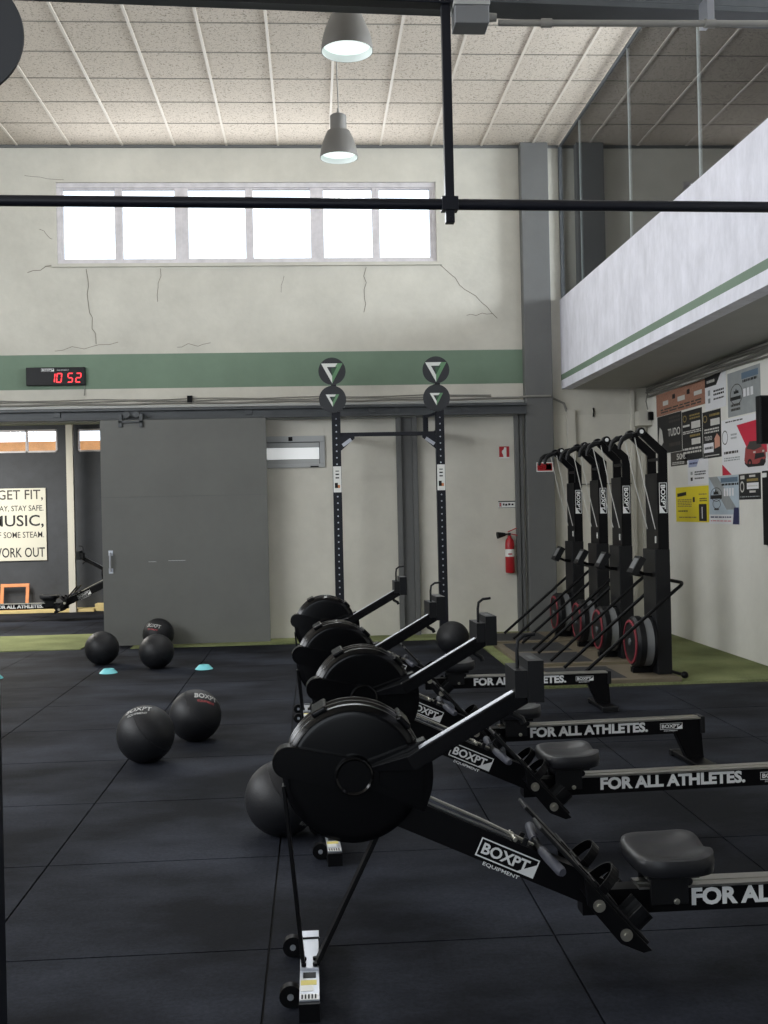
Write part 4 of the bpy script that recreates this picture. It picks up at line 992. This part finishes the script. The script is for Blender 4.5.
poster('pale blue emblem poster right of the yellow one', 10.89, 10.11, 1.312, 1.80, PBLUE,
       [('p', PGREY, [(.0, 1), (.3, 1), (.95, .3), (.6, .3)]), ('r', PBLUE2, .42, .98, .86, .96), ('l', PBLACK, .45, 1, .78, .86, 1), ('p', PBLACK, [(.16, .62), (.34, .62), (.32, .70), (.28, .67), (.25, .76), (.21, .67), (.17, .70)]), ('r', PBLACK, .05, .45, .53, .61), ('o', PGREY2, .26, .62, .2, .15, .08), ('r', PWHITE, .52, .58, .58, .74), ('r', PWHITE, .61, .67, .58, .74), ('r', PWHITE, .70, .76, .58, .74), ('r', PWHITE, .79, .85, .58, .74), ('o', PGREY2, .27, .42, .14, .1, .1), ('l', PGREY2, .18, .36, .28, .34, 1),
        ('r', PWHITE, 0, 1, 0, .2), ('l', PNAVY, .05, .75, .12, .17, 1), ('l', PRED, .05, .75, .05, .08, 1), ('p', PNAVY, [(.80, 0), (1, 0), (1, .34), (.85, .34)])])
poster('small black poster with a white panel at the lower right', 10.10, 9.60, 1.553, 1.80, PBLACK,
       [('r', PWHITE, .38, .92, .40, .64), ('l', PPALE, .42, .88, .48, .56, 1), ('r', PGOLD, .38, .9, .70, .80), ('r', PPALE, .5, .78, .86, .94), ('r', PPALE, .5, .78, .26, .34), ('r', PPALE, .08, .28, .8, .94), ('o', PPALE, .16, .5, .1, .22, .3), ('l', PGREY, .05, .95, .08, .14, 1)])

# black screen and panel at the right edge
t = empty('wall_speaker', 'black box shaped speaker on the right wall in front of the car poster', 'speaker', (XR, 9.1, 2.035))
s = MB(MATTB); s.box(-0.230, -0.03, -0.05, 0.05, 0, 0.425); s.build('cabinet', t, bevel=0.008)
s = MB(BLACK); s.box(-0.220, -0.040, -0.056, -0.05, 0.015, 0.41); s.build('front_grille', t, bevel=0.003)
s = MB(BLACK); s.box(-0.03, -0.001, -0.04, 0.04, 0.15, 0.32); s.build('wall_mount', t)
t = empty('wall_panel', 'narrow black board on the right wall below the speaker', 'board', (XR, 9.0, 1.13))
s = MB(MATTB); s.box(-0.03, -0.001, -0.5, 0.505, 0, 0.68); s.build('panel', t, bevel=0.004)
s = MB(STICK); s.box(-0.035, -0.03, 0.40, 0.49, 0.62, 0.66); s.build('note', t)

# ------------------------------------------------------------------ next room
t = empty('wall_poster', 'large cream slogan board on the dark wall of the next room', 'poster', (-4.40, RY-0.004, 0.845))
s = MB(mat('cream_board', rgb(206, 204, 190), 0.7)); s.box(-1.55, 0, -0.02, 0, 0, 1.19); s.build('board', t, bevel=0.003)
for tx, m, xr, zz, w, h, b in (('GET FIT,', PGREY2, -0.045, 0.98, 0.73, 0.185, 0.01), ('PLAY, STAY SAFE.', PBLACK, -0.04, 0.80, 0.81, 0.108, 0.008), ('MUSIC,', PBLACK, -0.04, 0.535, 0.84, 0.215, 0.012),
                            ('OF SOME STEAM.', PBLACK, -0.04, 0.375, 0.82, 0.10, 0.004), ('WORK OUT', PBLACK, -0.03, 0.055, 0.86, 0.16, 0.01)):
    s = MB(m); s.text(tx, (xr, -0.0212, zz), X3, Z3, width=w, height=h, bold=b, align='R'); s.build('slogan_line', t)
def lean_frame():
    t = empty('picture_frame', 'empty orange wooden frame leaning on the dark wall', 'frame', (-4.90, RY-0.19, 0.053))
    w, h, b, th = 0.46, 0.43, 0.055, 0.03; t.rotation_euler = (math.radians(-13), 0, 0)
    s = MB(ORANGEW); s.box(-w/2, w/2, -th/2, th/2, 0, b); s.box(-w/2, w/2, -th/2, th/2, h-b, h); s.box(-w/2, -w/2+b, -th/2, th/2, b, h-b); s.box(w/2-b, w/2, -th/2, th/2, b, h-b); s.build('frame', t, bevel=0.004)
lean_frame()

bpy.context.view_layer.update()
